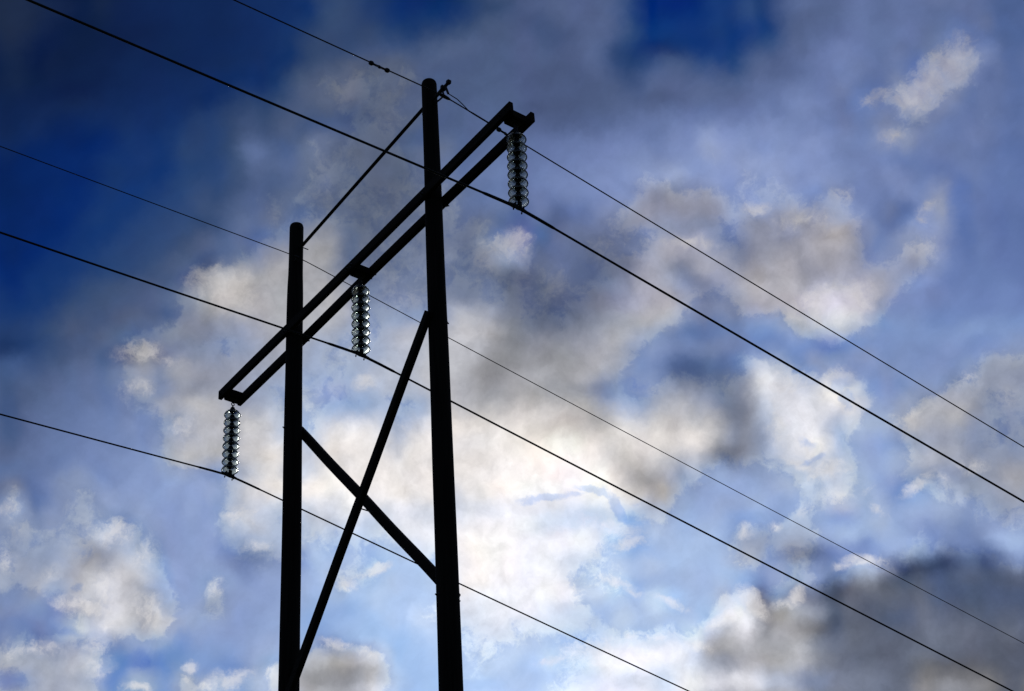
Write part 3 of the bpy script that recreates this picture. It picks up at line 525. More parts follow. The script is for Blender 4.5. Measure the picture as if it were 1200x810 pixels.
CLOUDINESS = (
    (
      1, 1, 1, 2, 2, 2, 1, 1, 1, 1, 1, 1, 1, 1, 1, 1, 1, 1, 1, 1, 1, 2, 3, 3, 3, 4, 4, 4, 4, 4, 4, 4, 4, 4, 4, 4, 4, 4,
      3, 2, 2, 3, 4, 3, 3, 2, 3, 4, 4, 4, 4, 4, 4, 4, 5, 8, 8, 8, 6, 4, 4, 3, 3,
    ),
    (
      1, 1, 1, 2, 2, 2, 1, 1, 1, 1, 1, 1, 1, 1, 1, 1, 1, 1, 1, 1, 1, 1, 2, 2, 2, 2, 1, 1, 2, 3, 4, 4, 4, 4, 4, 3, 4, 4,
      3, 1, 1, 1, 1, 1, 1, 1, 2, 3, 4, 4, 4, 4, 4, 4, 4, 5, 6, 8, 7, 5, 4, 3, 4,
    ),
    (
      1, 1, 1, 2, 2, 1, 1, 1, 1, 1, 1, 1, 1, 1, 1, 1, 1, 1, 1, 1, 1, 1, 2, 2, 1, 1, 1, 1, 1, 1, 2, 3, 4, 4, 3, 3, 4, 4,
      3, 1, 1, 1, 1, 1, 1, 1, 1, 2, 3, 4, 4, 4, 4, 4, 4, 4, 5, 8, 8, 6, 4, 3, 4,
    ),
    (
      1, 1, 1, 1, 1, 1, 1, 1, 1, 1, 1, 1, 1, 1, 1, 1, 1, 1, 1, 1, 1, 1, 2, 2, 1, 1, 1, 1, 1, 1, 1, 2, 3, 4, 4, 4, 4, 4,
      3, 1, 1, 1, 1, 1, 1, 1, 1, 1, 3, 4, 4, 4, 4, 4, 4, 4, 4, 5, 5, 4, 3, 2, 3,
    ),
    (
      1, 1, 1, 1, 1, 1, 1, 1, 1, 1, 1, 1, 1, 1, 1, 1, 1, 1, 1, 1, 1, 2, 2, 2, 2, 2, 1, 1, 2, 2, 3, 4, 4, 4, 3, 4, 4, 4,
      3, 1, 1, 1, 1, 1, 1, 1, 1, 1, 3, 4, 4, 4, 4, 4, 4, 4, 4, 4, 4, 4, 3, 2, 3,
    ),
    (
      1, 1, 1, 1, 1, 1, 1, 1, 1, 1, 1, 1, 1, 1, 1, 1, 1, 1, 1, 1, 1, 3, 4, 3, 4, 4, 3, 3, 4, 4, 4, 4, 4, 4, 3, 3, 4, 4,
      3, 1, 1, 1, 1, 1, 1, 1, 1, 1, 3, 4, 4, 4, 4, 4, 4, 4, 4, 4, 4, 4, 3, 2, 3,
    ),
    (
      1, 1, 1, 1, 1, 1, 1, 1, 1, 1, 1, 1, 1, 1, 1, 1, 1, 1, 1, 1, 3, 5, 5, 6, 6, 6, 6, 4, 4, 4, 4, 4, 4, 4, 4, 4, 4, 4,
      2, 1, 1, 1, 1, 1, 1, 1, 1, 1, 3, 4, 4, 4, 4, 4, 4, 4, 4, 4, 4, 4, 3, 2, 3,
    ),
    (
      1, 1, 1, 1, 1, 1, 1, 1, 1, 1, 1, 1, 1, 1, 1, 1, 1, 1, 1, 2, 4, 6, 7, 7, 6, 6, 6, 5, 4, 4, 4, 4, 4, 4, 4, 4, 4, 4,
      2, 1, 2, 3, 2, 1, 1, 1, 3, 3, 4, 4, 4, 4, 4, 4, 4, 4, 5, 6, 6, 4, 3, 2, 3,
    ),
    (
      1, 1, 1, 1, 1, 1, 1, 1, 1, 1, 1, 1, 1, 1, 1, 1, 2, 2, 2, 3, 4, 4, 5, 6, 6, 6, 5, 5, 4, 4, 4, 4, 4, 4, 4, 4, 4, 4,
      4, 3, 4, 4, 4, 3, 3, 3, 4, 4, 4, 4, 4, 4, 4, 4, 4, 5, 7, 8, 8, 5, 4, 3, 4,
    ),
    (
      1, 1, 1, 1, 1, 1, 1, 1, 1, 1, 1, 1, 1, 1, 1, 1, 2, 3, 3, 4, 4, 4, 4, 5, 6, 6, 5, 4, 4, 4, 4, 4, 4, 4, 4, 4, 4, 4,
      4, 4, 4, 4, 4, 4, 4, 4, 4, 4, 4, 4, 4, 4, 4, 5, 6, 7, 8, 8, 6, 4, 4, 3, 4,
    ),
    (
      1, 1, 1, 1, 1, 1, 1, 1, 1, 1, 1, 1, 1, 1, 1, 1, 2, 4, 4, 3, 5, 6, 6, 6, 6, 6, 4, 4, 4, 4, 4, 4, 4, 4, 4, 4, 4, 4,
      4, 4, 4, 4, 4, 4, 4, 4, 4, 4, 4, 4, 4, 4, 4, 6, 7, 8, 7, 5, 4, 4, 3, 3, 4,
    ),
    (
      1, 1, 1, 1, 1, 1, 1, 1, 1, 1, 1, 1, 1, 1, 1, 1, 2, 4, 4, 4, 5, 6, 6, 6, 6, 6, 5, 5, 5, 4, 4, 4, 4, 4, 4, 4, 4, 4,
      4, 4, 4, 4, 4, 4, 4, 4, 4, 4, 4, 4, 4, 4, 4, 5, 6, 7, 5, 4, 4, 4, 3, 3, 4,
    ),
    (
      1, 1, 1, 1, 1, 1, 1, 1, 1, 1, 1, 1, 1, 1, 2, 2, 3, 4, 4, 4, 6, 6, 6, 6, 6, 6, 6, 5, 5, 4, 4, 4, 4, 4, 4, 4, 4, 4,
      4, 4, 4, 4, 4, 5, 4, 4, 4, 4, 4, 4, 4, 4, 4, 6, 6, 5, 4, 4, 4, 4, 3, 3, 4,
    ),
    (
      1, 1, 1, 1, 1, 1, 1, 1, 1, 1, 1, 1, 1, 1, 2, 3, 4, 4, 5, 5, 6, 6, 6, 6, 6, 6, 6, 6, 5, 5, 4, 4, 4, 4, 4, 4, 4, 4,
      4, 5, 5, 5, 4, 4, 4, 5, 4, 4, 4, 4, 4, 4, 4, 4, 4, 4, 4, 4, 4, 3, 2, 3, 4,
    ),
    (
      1, 1, 1, 1, 1, 1, 1, 1, 1, 1, 1, 1, 1, 2, 2, 3, 4, 4, 5, 5, 6, 7, 6, 6, 6, 6, 6, 6, 6, 5, 4, 4, 4, 4, 4, 4, 4, 4,
      5, 6, 7, 7, 7, 6, 4, 5, 5, 5, 4, 4, 4, 4, 4, 4, 4, 3, 3, 3, 3, 3, 2, 2, 3,
    ),
    (
      1, 1, 1, 1, 1, 1, 1, 1, 1, 1, 1, 1, 2, 3, 4, 4, 4, 4, 6, 7, 8, 8, 7, 6, 6, 6, 6, 6, 6, 6, 6, 4, 4, 4, 4, 4, 4, 5,
      7, 8, 8, 8, 8, 8, 6, 6, 6, 6, 5, 5, 6, 5, 4, 4, 4, 4, 4, 3, 3, 2, 2, 2, 3,
    ),
    (
      1, 1, 1, 1, 1, 1, 1, 1, 1, 1, 1, 2, 3, 4, 5, 5, 6, 7, 8, 9, 9, 9, 7, 6, 6, 6, 6, 6, 6, 6, 7, 7, 6, 4, 4, 5, 5, 6,
      6, 6, 7, 7, 7, 6, 6, 7, 8, 8, 8, 7, 7, 5, 4, 4, 4, 5, 5, 2, 2, 2, 2, 2, 2,
    ),
    (
      1, 1, 1, 1, 1, 1, 1, 1, 2, 3, 3, 3, 4, 6, 9, 9, 9, 9, 9, 9, 9, 9, 7, 6, 6, 6, 6, 6, 6, 6, 8, 8, 7, 5, 4, 5, 6, 6,
      6, 7, 8, 9, 8, 7, 6, 7, 8, 8, 9, 9, 9, 8, 4, 4, 4, 5, 4, 2, 2, 2, 2, 2, 2,
    ),
    (
      1, 1, 1, 1, 1, 1, 2, 3, 3, 4, 4, 4, 5, 8, 9, 9, 9, 9, 9, 9, 9, 9, 8, 6, 6, 6, 6, 6, 6, 6, 6, 6, 6, 6, 6, 5, 5, 6,
      7, 8, 8, 8, 8, 8, 7, 8, 8, 9, 9, 9, 9, 8, 4, 5, 7, 7, 4, 2, 2, 2, 2, 2, 2,
    ),
    (
      2, 1, 1, 1, 1, 2, 4, 4, 4, 4, 4, 4, 5, 8, 9, 9, 9, 9, 9, 9, 9, 9, 8, 6, 6, 6, 6, 6, 7, 7, 6, 7, 6, 6, 6, 6, 6, 6,
      8, 9, 8, 7, 8, 8, 8, 9, 9, 9, 9, 8, 8, 8, 6, 6, 7, 6, 4, 2, 2, 2, 2, 2, 2,
    ),
    (
      2, 1, 1, 1, 1, 2, 4, 4, 4, 5, 7, 7, 7, 7, 7, 7, 8, 9, 9, 9, 9, 9, 7, 6, 6, 6, 6, 7, 8, 8, 8, 7, 7, 6, 6, 7, 7, 8,
      8, 9, 9, 7, 6, 6, 8, 9, 9, 9, 9, 9, 9, 9, 8, 7, 5, 4, 3, 2, 2, 2, 2, 2, 2,
    ),
    (
      3, 2, 2, 2, 2, 3, 4, 4, 4, 6, 8, 7, 7, 7, 7, 6, 7, 8, 9, 8, 8, 7, 6, 6, 7, 8, 8, 8, 9, 9, 9, 8, 7, 7, 7, 8, 8, 8,
      9, 9, 8, 6, 5, 5, 7, 8, 8, 9, 9, 9, 9, 9, 8, 5, 4, 3, 3, 2, 2, 2, 2, 2, 2,
    ),
    (
      4, 4, 3, 3, 4, 4, 4, 4, 4, 6, 8, 8, 8, 8, 8, 8, 8, 8, 8, 7, 7, 6, 7, 7, 8, 8, 9, 9, 9, 9, 9, 9, 9, 9, 8, 8, 8, 9,
      8, 6, 5, 4, 4, 4, 4, 3, 4, 8, 8, 9, 9, 8, 5, 3, 3, 3, 2, 2, 2, 2, 2, 2, 2,
    ),
    (
      4, 4, 3, 4, 4, 4, 4, 4, 4, 6, 7, 7, 8, 8, 8, 8, 8, 7, 7, 6, 6, 6, 7, 8, 8, 8, 9, 9, 9, 9, 9, 9, 9, 9, 9, 9, 9, 8,
      6, 4, 4, 4, 4, 4, 4, 3, 2, 4, 4, 5, 5, 4, 3, 3, 3, 3, 3, 2, 2, 3, 3, 2, 2,
    ),
    (
      4, 4, 3, 4, 4, 4, 4, 4, 4, 5, 5, 7, 9, 9, 9, 8, 8, 7, 6, 6, 5, 5, 6, 7, 7, 8, 9, 9, 9, 9, 9, 9, 9, 9, 9, 9, 8, 7,
      4, 4, 4, 4, 4, 4, 5, 6, 6, 4, 4, 4, 4, 4, 4, 3, 3, 3, 3, 3, 4, 4, 4, 3, 3,
    ),
    (
      4, 4, 3, 4, 4, 4, 4, 4, 4, 4, 4, 7, 8, 9, 9, 9, 9, 8, 6, 6, 6, 6, 6, 7, 6, 6, 8, 9, 9, 9, 9, 9, 9, 9, 9, 9, 7, 5,
      4, 6, 7, 6, 6, 6, 7, 9, 9, 7, 6, 6, 5, 4, 4, 4, 4, 4, 4, 5, 7, 7, 7, 6, 4,
    ),
    (
      4, 4, 4, 4, 4, 4, 4, 4, 4, 4, 4, 7, 9, 9, 9, 9, 9, 9, 7, 6, 8, 9, 9, 8, 7, 8, 9, 9, 9, 9, 9, 9, 9, 9, 9, 9, 8, 7,
      7, 8, 9, 8, 7, 7, 8, 9, 9, 9, 9, 9, 8, 5, 4, 4, 5, 5, 7, 7, 8, 8, 8, 8, 6,
    ),
    (
      4, 4, 4, 4, 4, 4, 4, 4, 4, 4, 4, 7, 9, 9, 9, 9, 9, 9, 9, 8, 9, 9, 9, 9, 9, 9, 9, 9, 9, 9, 9, 9, 9, 9, 9, 9, 9, 9,
      9, 9, 9, 9, 9, 8, 8, 8, 9, 9, 9, 9, 9, 6, 5, 6, 8, 8, 9, 8, 7, 7, 7, 8, 8,
    ),
    (
      4, 5, 6, 4, 4, 5, 5, 4, 4, 4, 4, 4, 5, 5, 6, 8, 9, 9, 9, 9, 9, 9, 9, 9, 9, 9, 9, 9, 9, 9, 9, 9, 9, 9, 9, 9, 9, 9,
      9, 9, 9, 9, 9, 8, 8, 8, 9, 9, 9, 7, 7, 5, 6, 8, 9, 9, 9, 8, 6, 6, 6, 7, 9,
    ),
    (
      5, 5, 7, 5, 4, 5, 6, 5, 4, 4, 4, 4, 4, 4, 6, 8, 9, 9, 9, 9, 9, 9, 9, 9, 9, 9, 9, 9, 9, 9, 9, 9, 9, 9, 9, 9, 9, 9,
      9, 9, 9, 9, 8, 7, 7, 7, 8, 9, 9, 7, 5, 4, 4, 7, 8, 8, 8, 7, 6, 6, 6, 6, 7,
    ),
    (
      6, 6, 7, 6, 5, 6, 6, 6, 6, 5, 4, 4, 4, 4, 6, 8, 8, 8, 8, 9, 9, 9, 9, 9, 9, 9, 9, 9, 9, 9, 9, 9, 9, 9, 9, 9, 9, 9,
      9, 9, 7, 7, 5, 5, 5, 6, 7, 8, 8, 8, 6, 4, 4, 6, 8, 8, 8, 7, 7, 7, 7, 7, 8,
    ),
    (
      6, 6, 7, 6, 6, 6, 7, 8, 7, 6, 5, 4, 4, 4, 6, 8, 8, 7, 7, 8, 8, 8, 8, 8, 9, 9, 9, 8, 9, 9, 9, 9, 8, 8, 8, 8, 9, 9,
      9, 9, 6, 5, 4, 4, 4, 5, 5, 7, 7, 8, 6, 4, 4, 6, 7, 7, 8, 8, 8, 8, 8, 8, 8,
    ),
    (
      7, 7, 7, 7, 7, 7, 8, 8, 8, 7, 6, 4, 4, 4, 4, 6, 7, 7, 6, 6, 6, 6, 6, 7, 8, 9, 9, 9, 9, 9, 9, 9, 8, 8, 7, 7, 7, 5,
      7, 7, 4, 4, 4, 4, 4, 4, 4, 6, 7, 7, 6, 5, 4, 4, 6, 6, 7, 7, 8, 9, 8, 8, 7,
    ),
    (
      7, 7, 7, 7, 8, 8, 9, 9, 9, 8, 6, 4, 4, 4, 4, 5, 5, 6, 5, 4, 4, 4, 4, 5, 6, 8, 8, 9, 9, 9, 9, 9, 9, 9, 9, 8, 6, 4,
      5, 5, 4, 4, 4, 4, 4, 5, 6, 6, 4, 4, 5, 6, 4, 4, 4, 5, 5, 6, 7, 7, 7, 6, 6,
    ),
    (
      5, 5, 5, 6, 6, 8, 9, 9, 9, 8, 6, 4, 4, 6, 4, 4, 4, 4, 4, 4, 6, 6, 6, 5, 4, 5, 6, 9, 9, 9, 9, 9, 9, 9, 8, 7, 5, 4,
      4, 4, 4, 4, 4, 6, 7, 6, 7, 6, 4, 4, 4, 4, 4, 4, 4, 4, 4, 5, 5, 6, 5, 5, 5,
    ),
    (
      4, 4, 4, 4, 5, 8, 9, 9, 9, 9, 8, 5, 4, 7, 5, 4, 4, 4, 4, 4, 6, 5, 5, 4, 4, 4, 5, 9, 9, 9, 9, 9, 9, 8, 6, 6, 5, 4,
      4, 4, 4, 4, 4, 6, 6, 5, 6, 6, 4, 4, 4, 4, 4, 5, 5, 5, 4, 4, 4, 4, 4, 4, 4,
    ),
    (
      4, 4, 4, 3, 4, 6, 8, 9, 9, 9, 9, 6, 5, 5, 4, 4, 4, 4, 3, 2, 2, 3, 3, 4, 4, 5, 6, 9, 9, 9, 9, 9, 9, 9, 7, 6, 6, 4,
      4, 4, 4, 4, 4, 4, 4, 4, 6, 6, 4, 5, 7, 7, 6, 8, 8, 8, 8, 8, 4, 4, 6, 8, 7,
    ),
    (
      8, 7, 7, 7, 7, 7, 7, 6, 6, 6, 6, 3, 4, 4, 4, 4, 4, 3, 2, 2, 2, 2, 3, 4, 4, 6, 7, 8, 8, 9, 9, 9, 8, 8, 6, 4, 5, 5,
      5, 5, 4, 4, 6, 6, 6, 6, 7, 6, 8, 8, 8, 8, 8, 8, 8, 8, 8, 8, 8, 8, 8, 8, 8,
    ),
    (
      8, 7, 8, 8, 8, 8, 8, 3, 1, 1, 1, 2, 2, 2, 3, 4, 4, 4, 4, 6, 6, 5, 4, 2, 3, 4, 5, 6, 7, 8, 7, 7, 7, 6, 6, 5, 5, 5,
      5, 4, 4, 6, 9, 9, 9, 9, 9, 8, 8, 8, 8, 8, 8, 8, 8, 8, 8, 8, 8, 8, 8, 8, 8,
    ),
    (
      6, 4, 5, 8, 8, 8, 6, 2, 4, 4, 2, 6, 4, 3, 4, 5, 6, 7, 8, 9, 9, 9, 8, 3, 2, 3, 4, 5, 6, 6, 5, 5, 5, 5, 6, 7, 7, 7,
      7, 7, 6, 8, 9, 9, 9, 9, 9, 8, 8, 8, 8, 8, 8, 8, 8, 8, 8, 8, 8, 8, 8, 8, 8,
    ),
    (
      8, 8, 8, 8, 8, 8, 7, 3, 3, 3, 2, 7, 6, 6, 6, 6, 8, 9, 9, 9, 9, 9, 9, 5, 2, 2, 3, 4, 5, 5, 4, 4, 5, 6, 7, 9, 9, 9,
      9, 9, 8, 9, 9, 9, 9, 9, 9, 8, 8, 8, 8, 8, 8, 8, 8, 8, 8, 8, 8, 8, 8, 8, 8,
    ),
    (
      6, 6, 7, 7, 7, 8, 7, 2, 1, 1, 1, 3, 2, 2, 3, 5, 6, 8, 9, 9, 9, 9, 8, 4, 2, 2, 3, 4, 3, 4, 4, 4, 5, 6, 7, 8, 9, 9,
      8, 8, 8, 8, 8, 9, 9, 9, 9, 8, 8, 8, 8, 8, 8, 8, 8, 8, 8, 8, 8, 8, 8, 8, 8,
    ),
    (
      4, 4, 4, 4, 5, 6, 7, 8, 7, 7, 5, 2, 3, 3, 4, 4, 4, 4, 6, 8, 9, 8, 6, 3, 2, 3, 4, 5, 6, 5, 4, 4, 6, 7, 8, 9, 9, 9,
      8, 8, 9, 9, 9, 9, 8, 8, 7, 7, 8, 8, 8, 8, 8, 8, 8, 8, 8, 8, 8, 8, 8, 8, 8,
    ),
    (
      4, 4, 4, 4, 7, 9, 9, 9, 9, 9, 8, 5, 5, 4, 4, 4, 4, 3, 2, 3, 3, 3, 3, 2, 3, 4, 4, 6, 7, 6, 5, 5, 5, 5, 7, 9, 9, 9,
      9, 9, 8, 8, 9, 9, 9, 9, 8, 8, 8, 8, 8, 8, 8, 8, 8, 8, 8, 8, 8, 8, 8, 8, 8,
    ),
    (
      6, 6, 6, 6, 7, 9, 9, 9, 9, 8, 6, 4, 6, 5, 4, 4, 4, 3, 2, 2, 2, 2, 3, 4, 5, 6, 7, 7, 8, 8, 7, 7, 6, 6, 5, 6, 7, 7,
      7, 7, 8, 9, 9, 9, 9, 9, 9, 8, 8, 8, 8, 8, 8, 8, 8, 8, 8, 8, 8, 8, 8, 8, 8,
    ),
)
# small lit puffs and small gaps: bearing, elevation, half width, half height, tilt (degrees), strength
PUFFS = (
    (-29.51, 42.34, 0.96, 0.72, 23, 0.9), (-30.57, 41.91, 0.97, 0.66, 29, 0.8), (-31.48, 41.54, 0.71, 0.6, 4, 0.9),
    (-33.1, 41.81, 0.58, 0.3, 20, 0.8), (-32.81, 40.4, 0.55, 0.33, -5, 0.9), (-50.59, 39.13, 0.81, 0.52, -4, 0.9),
    (-39.22, 39.27, 0.5, 0.27, -11, 0.8), (-35.42, 38.9, 0.3, 0.37, 47, 0.4), (-32.12, 37.9, 0.52, 0.23, 20, 0.6),
    (-32.51, 37.48, 0.33, 0.5, -45, 0.6), (-37.47, 38.35, 1.32, 0.54, -12, 0.5), (-36.91, 35.59, 1.39, 0.61, -0, 0.9),
    (-38.64, 35.23, 0.99, 0.31, -21, 0.5), (-42.58, 38.49, 1, 0.27, -14, 0.7), (-63.4, 37.85, 1.06, 0.61, 3, 0.8),
    (-64.11, 37.57, 0.66, 0.47, 4, 0.5), (-62.37, 37.36, 0.8, 0.68, 3, 0.5), (-66.52, 35.3, 0.85, 0.4, 15, 0.7),
    (-65.09, 35.01, 0.72, 0.3, -6, 0.4), (-66.39, 34.05, 0.66, 0.27, 5, 0.5), (-64.56, 32.83, 0.79, 0.88, 4, 0.4),
    (-39.35, 32.99, 0.66, 1.16, 59, 0.6), (-39.98, 31.73, 0.66, 0.82, -11, 0.7), (-37.24, 32.94, 0.53, 0.34, -12, 0.5),
    (-39.62, 30.18, 0.73, 0.2, -41, 0.7), (-38.54, 29.72, 0.72, 0.34, 14, 0.9), (-37.31, 28.92, 0.52, 0.24, 38, 0.7),
    (-37.05, 28.22, 0.59, 0.23, -42, 0.8), (-35.27, 28.71, 0.85, 0.23, 22, 0.7), (-34.23, 28.8, 0.45, 0.2, -34, 0.5),
    (-34.6, 31.19, 0.78, 0.3, 1, 0.6), (-35.19, 29.88, 0.52, 0.4, -13, 0.3), (-32.53, 31.87, 0.71, 0.3, 25, 0.5),
    (-33.05, 29.01, 0.65, 0.4, -15, 0.4), (-39.63, 28.61, 0.59, 0.27, 19, 0.35), (-41.04, 28.25, 0.33, 0.2, 0, 0.5),
    (-42.25, 28.08, 0.3, 0.41, -9, 0.35), (-37.88, 26.53, 0.72, 0.2, -12, 1), (-38.6, 26.5, 0.46, 0.17, -1, 0.7),
    (-40.52, 25.87, 0.46, 0.27, 50, 0.7), (-41.14, 25.58, 0.52, 0.24, -10, 0.5), (-42.33, 25.82, 0.66, 0.34, -49, 0.9),
    (-43.4, 25.28, 0.72, 0.27, 11, 0.7), (-67.1, 29.05, 0.71, 0.53, 5, 0.9), (-65.84, 28.39, 0.39, 0.6, -45, 0.5),
    (-69.24, 27.48, 0.45, 0.33, 7, 0.4), (-67.32, 27.17, 0.71, 0.86, 6, 0.5), (-67.87, 26.52, 0.9, 0.36, -4, 0.9),
    (-65.52, 26.54, 0.65, 0.73, 64, 0.5), (-66.88, 26, 0.45, 0.26, 5, 0.5), (-71.01, 29.54, 0.35, 0.33, 8, 0.9),
    (-70.92, 27.93, 0.32, 0.46, 8, 0.6), (-62.95, 27.39, 0.39, 0.4, 3, 0.6), (-67.28, 25.33, 0.38, 0.4, 66, 0.9),
    (-69.37, 24.94, 1.08, 0.29, 7, 0.6), (-67.05, 24.64, 0.51, 0.53, 5, 0.6), (-63.66, 24.85, 0.32, 0.23, 3, 0.7),
    (-63.79, 24.45, 0.23, 0.33, 23, 0.4), (-62.15, 24.31, 0.91, 0.4, 10, 0.9), (-65.61, 24.01, 0.58, 0.2, 5, 0.9),
    (-58.26, 25.44, 0.79, 0.24, 0, 0.8), (-57.03, 25.07, 0.46, 0.24, -36, 0.8), (-60.71, 24.48, 0.39, 0.3, 2, 0.7),
    (-56.66, 28, 0.47, 0.24, 4, 0.9), (-57.1, 27.92, 0.66, 0.2, 9, 0.5), (-58, 27.59, 0.43, 0.27, -0, 0.8),
    (-47.43, 27.1, 0.8, 0.2, -26, 0.8), (-46.88, 26.67, 0.53, 0.2, -32, 0.7), (-45.46, 26.15, 0.79, 0.17, -25, 0.9),
    (-47.47, 28.95, 1.33, 0.41, -21, 0.6), (-46.77, 28.29, 0.87, 0.24, 3, 0.7), (-49.26, 28.89, 1.34, 0.48, -5, 0.5),
    (-50.02, 24.53, 0.86, 0.2, 10, 0.7), (-48.37, 24.69, 1.45, 0.54, -1, 0.7), (-46.38, 25.01, 1.65, 0.24, -7, 0.6),
    (-44.76, 24.5, 0.99, 0.27, -18, 0.5), (-55.62, 32.94, 0.4, 0.28, -1, 0.5), (-57.02, 34.52, 0.47, 0.31, 19, 0.6),
    (-61.45, 28.82, 0.66, 0.27, 2, 0.4), (-62, 29.98, 0.86, 0.47, 2, 0.5),
)
GAPS = (
    (-49.82, 30.15, 1.26, 0.15, 1, 0.9), (-47.73, 30.22, 0.72, 0.15, -21, 0.8), (-47.04, 29.68, 0.66, 0.18, -61, 0.9),
    (-45.56, 33.65, 0.72, 0.66, -7, 0.35), (-37.31, 32.65, 0.53, 0.41, 28, 0.5), (-37.22, 32.04, 0.35, 0.47, -12, 0.6),
    (-39.23, 30.87, 0.47, 0.24, -31, 0.4), (-39.09, 30.25, 0.59, 0.15, 9, 0.5), (-35, 36.8, 0.47, 0.64, 6, 0.4),
    (-67.93, 25.67, 1.26, 0.23, -6, 0.5), (-65.69, 24.91, 0.98, 0.46, 5, 0.4), (-68.25, 27.12, 0.23, 0.2, 6, 0.6),
    (-67.98, 28.28, 0.63, 0.4, 6, 0.5), (-46.25, 29.67, 0.3, 0.12, -7, 0.3), (-47.05, 38.17, 1.2, 0.78, 24, 0.3),
)
WARP_A, WARP_B = 0.010, 0.015      # how far the air currents pull the clouds about
RELIEF, MOTTLE, FLECK, STREAK = 1.15, 0.20, 0.07, 0.45
FRAY, EDGE_LO, EDGE_HI = 0.9, 0.58, 0.76
PUFF_GAIN = 0.52
STREAK_A = tuple(EAST * 0.8 + NORTH * 0.6)
STREAK_B = tuple(NORTH * 0.8 - EAST * 0.6)
CHART_U, CHART_V = 0.335, 0.240


def srgb(c):
    c = c / 255
    return c / 12.92 if c <= 0.04045 else ((c + 0.055) / 1.055) ** 2.4


world = bpy.data.worlds.new('World')
S.world = world
world.use_nodes = True
NT = world.node_tree
NT.nodes.clear()


def node(kind, **kw):
    n = NT.nodes.new(kind)
    for k, v in kw.items():
        setattr(n, k, v)
    return n


def put(sock, v):
    if isinstance(v, bpy.types.NodeSocket):
        NT.links.new(v, sock)
    elif v is not None:
        sock.default_value = v


def M(op, a, b=None, c=None, clamp=False):
    n = node('ShaderNodeMath', operation=op, use_clamp=clamp)
    put(n.inputs[0], a); put(n.inputs[1], b); put(n.inputs[2], c)
    return n.outputs[0]


def VM(op, a, b=None, c=None):
    n = node('ShaderNodeVectorMath', operation=op)
    put(n.inputs[0], a)
    if op == 'SCALE':
        put(n.inputs['Scale'], b)
        return n.outputs[0]
    put(n.inputs[1], b); put(n.inputs[2], c)
    return n.outputs['Value'] if op in ('DOT_PRODUCT', 'LENGTH', 'DISTANCE') else n.outputs[0]


def noise3(vec, scale, detail=6.0, rough=0.55, lac=2.0, colour=False):
    n = node('ShaderNodeTexNoise')
    n.noise_dimensions = '3D'
    put(n.inputs['Vector'], vec)
    n.inputs['Scale'].default_value = scale
    n.inputs['Detail'].default_value = detail
    n.inputs['Roughness'].default_value = rough
    n.inputs['Lacunarity'].default_value = lac
    return n.outputs['Color'] if colour else n.outputs[0]


def smooth(x, lo, hi, a=0.0, b=1.0):
    n = node('ShaderNodeMapRange', interpolation_type='SMOOTHSTEP')
    put(n.inputs[0], x); put(n.inputs[1], lo); put(n.inputs[2], hi); put(n.inputs[3], a); put(n.inputs[4], b)
    return n.outputs[0]


def mix(f, a, b):
    n = node('ShaderNodeMix', data_type='RGBA')
    put(n.inputs[0], f); put(n.inputs[6], a); put(n.inputs[7], b)
    return n.outputs[2]


P = VM('NORMALIZE', node('ShaderNodeTexCoord').outputs['Generated'])
wa = VM('SUBTRACT', noise3(P, 13, 3, 0.5, colour=True), (0.5, 0.5, 0.5))
wb = VM('SUBTRACT', noise3(P, 42, 6, 0.62, colour=True), (0.5, 0.5, 0.5))
warp = VM('ADD', VM('SCALE', wa, WARP_A), VM('SCALE', wb, WARP_B))
Q = VM('ADD', P, warp)


def chart_uv(p):
    f = M('MAXIMUM', VM('DOT_PRODUCT', p, tuple(FWD)), 0.05)
    u = M('DIVIDE', VM('DOT_PRODUCT', p, tuple(EAST)), f)
    v = M('DIVIDE', VM('DOT_PRODUCT', p, tuple(NORTH)), f)
    return u, v


def row_weight(t, j):
    x01 = M('MULTIPLY_ADD', t, 1 / 3, 0.5 - j / 3, clamp=True)
    n = node('ShaderNodeFloatCurve')
    cv = n.mapping.curves[0]
    xs = [i / 24 for i in range(25)]
    for i, x in enumerate(xs):
        d = abs(x - 0.5) * 3
        y = 0.75 - d * d if d < 0.5 else 0.5 * (1.5 - d) ** 2
        if i == 0:
            cv.points[0].location = (0, 0)
        elif i == len(xs) - 1:
            cv.points[-1].location = (1, 0)
        else:
            cv.points.new(x, y)
    n.mapping.update()
    put(n.inputs['Value'], x01)
    return n.outputs[0]


def ramp(u01, cols, poss):
    n = node('ShaderNodeValToRGB')
    cr = n.color_ramp
    cr.interpolation = 'CARDINAL'
    while len(cr.elements) < len(cols):
        cr.elements.new(0.5)
    for e, p in zip(cr.elements, poss):
        e.position = p
    for e, c in zip(cr.elements, cols):
        e.color = c
    put(n.inputs[0], u01)
    return n


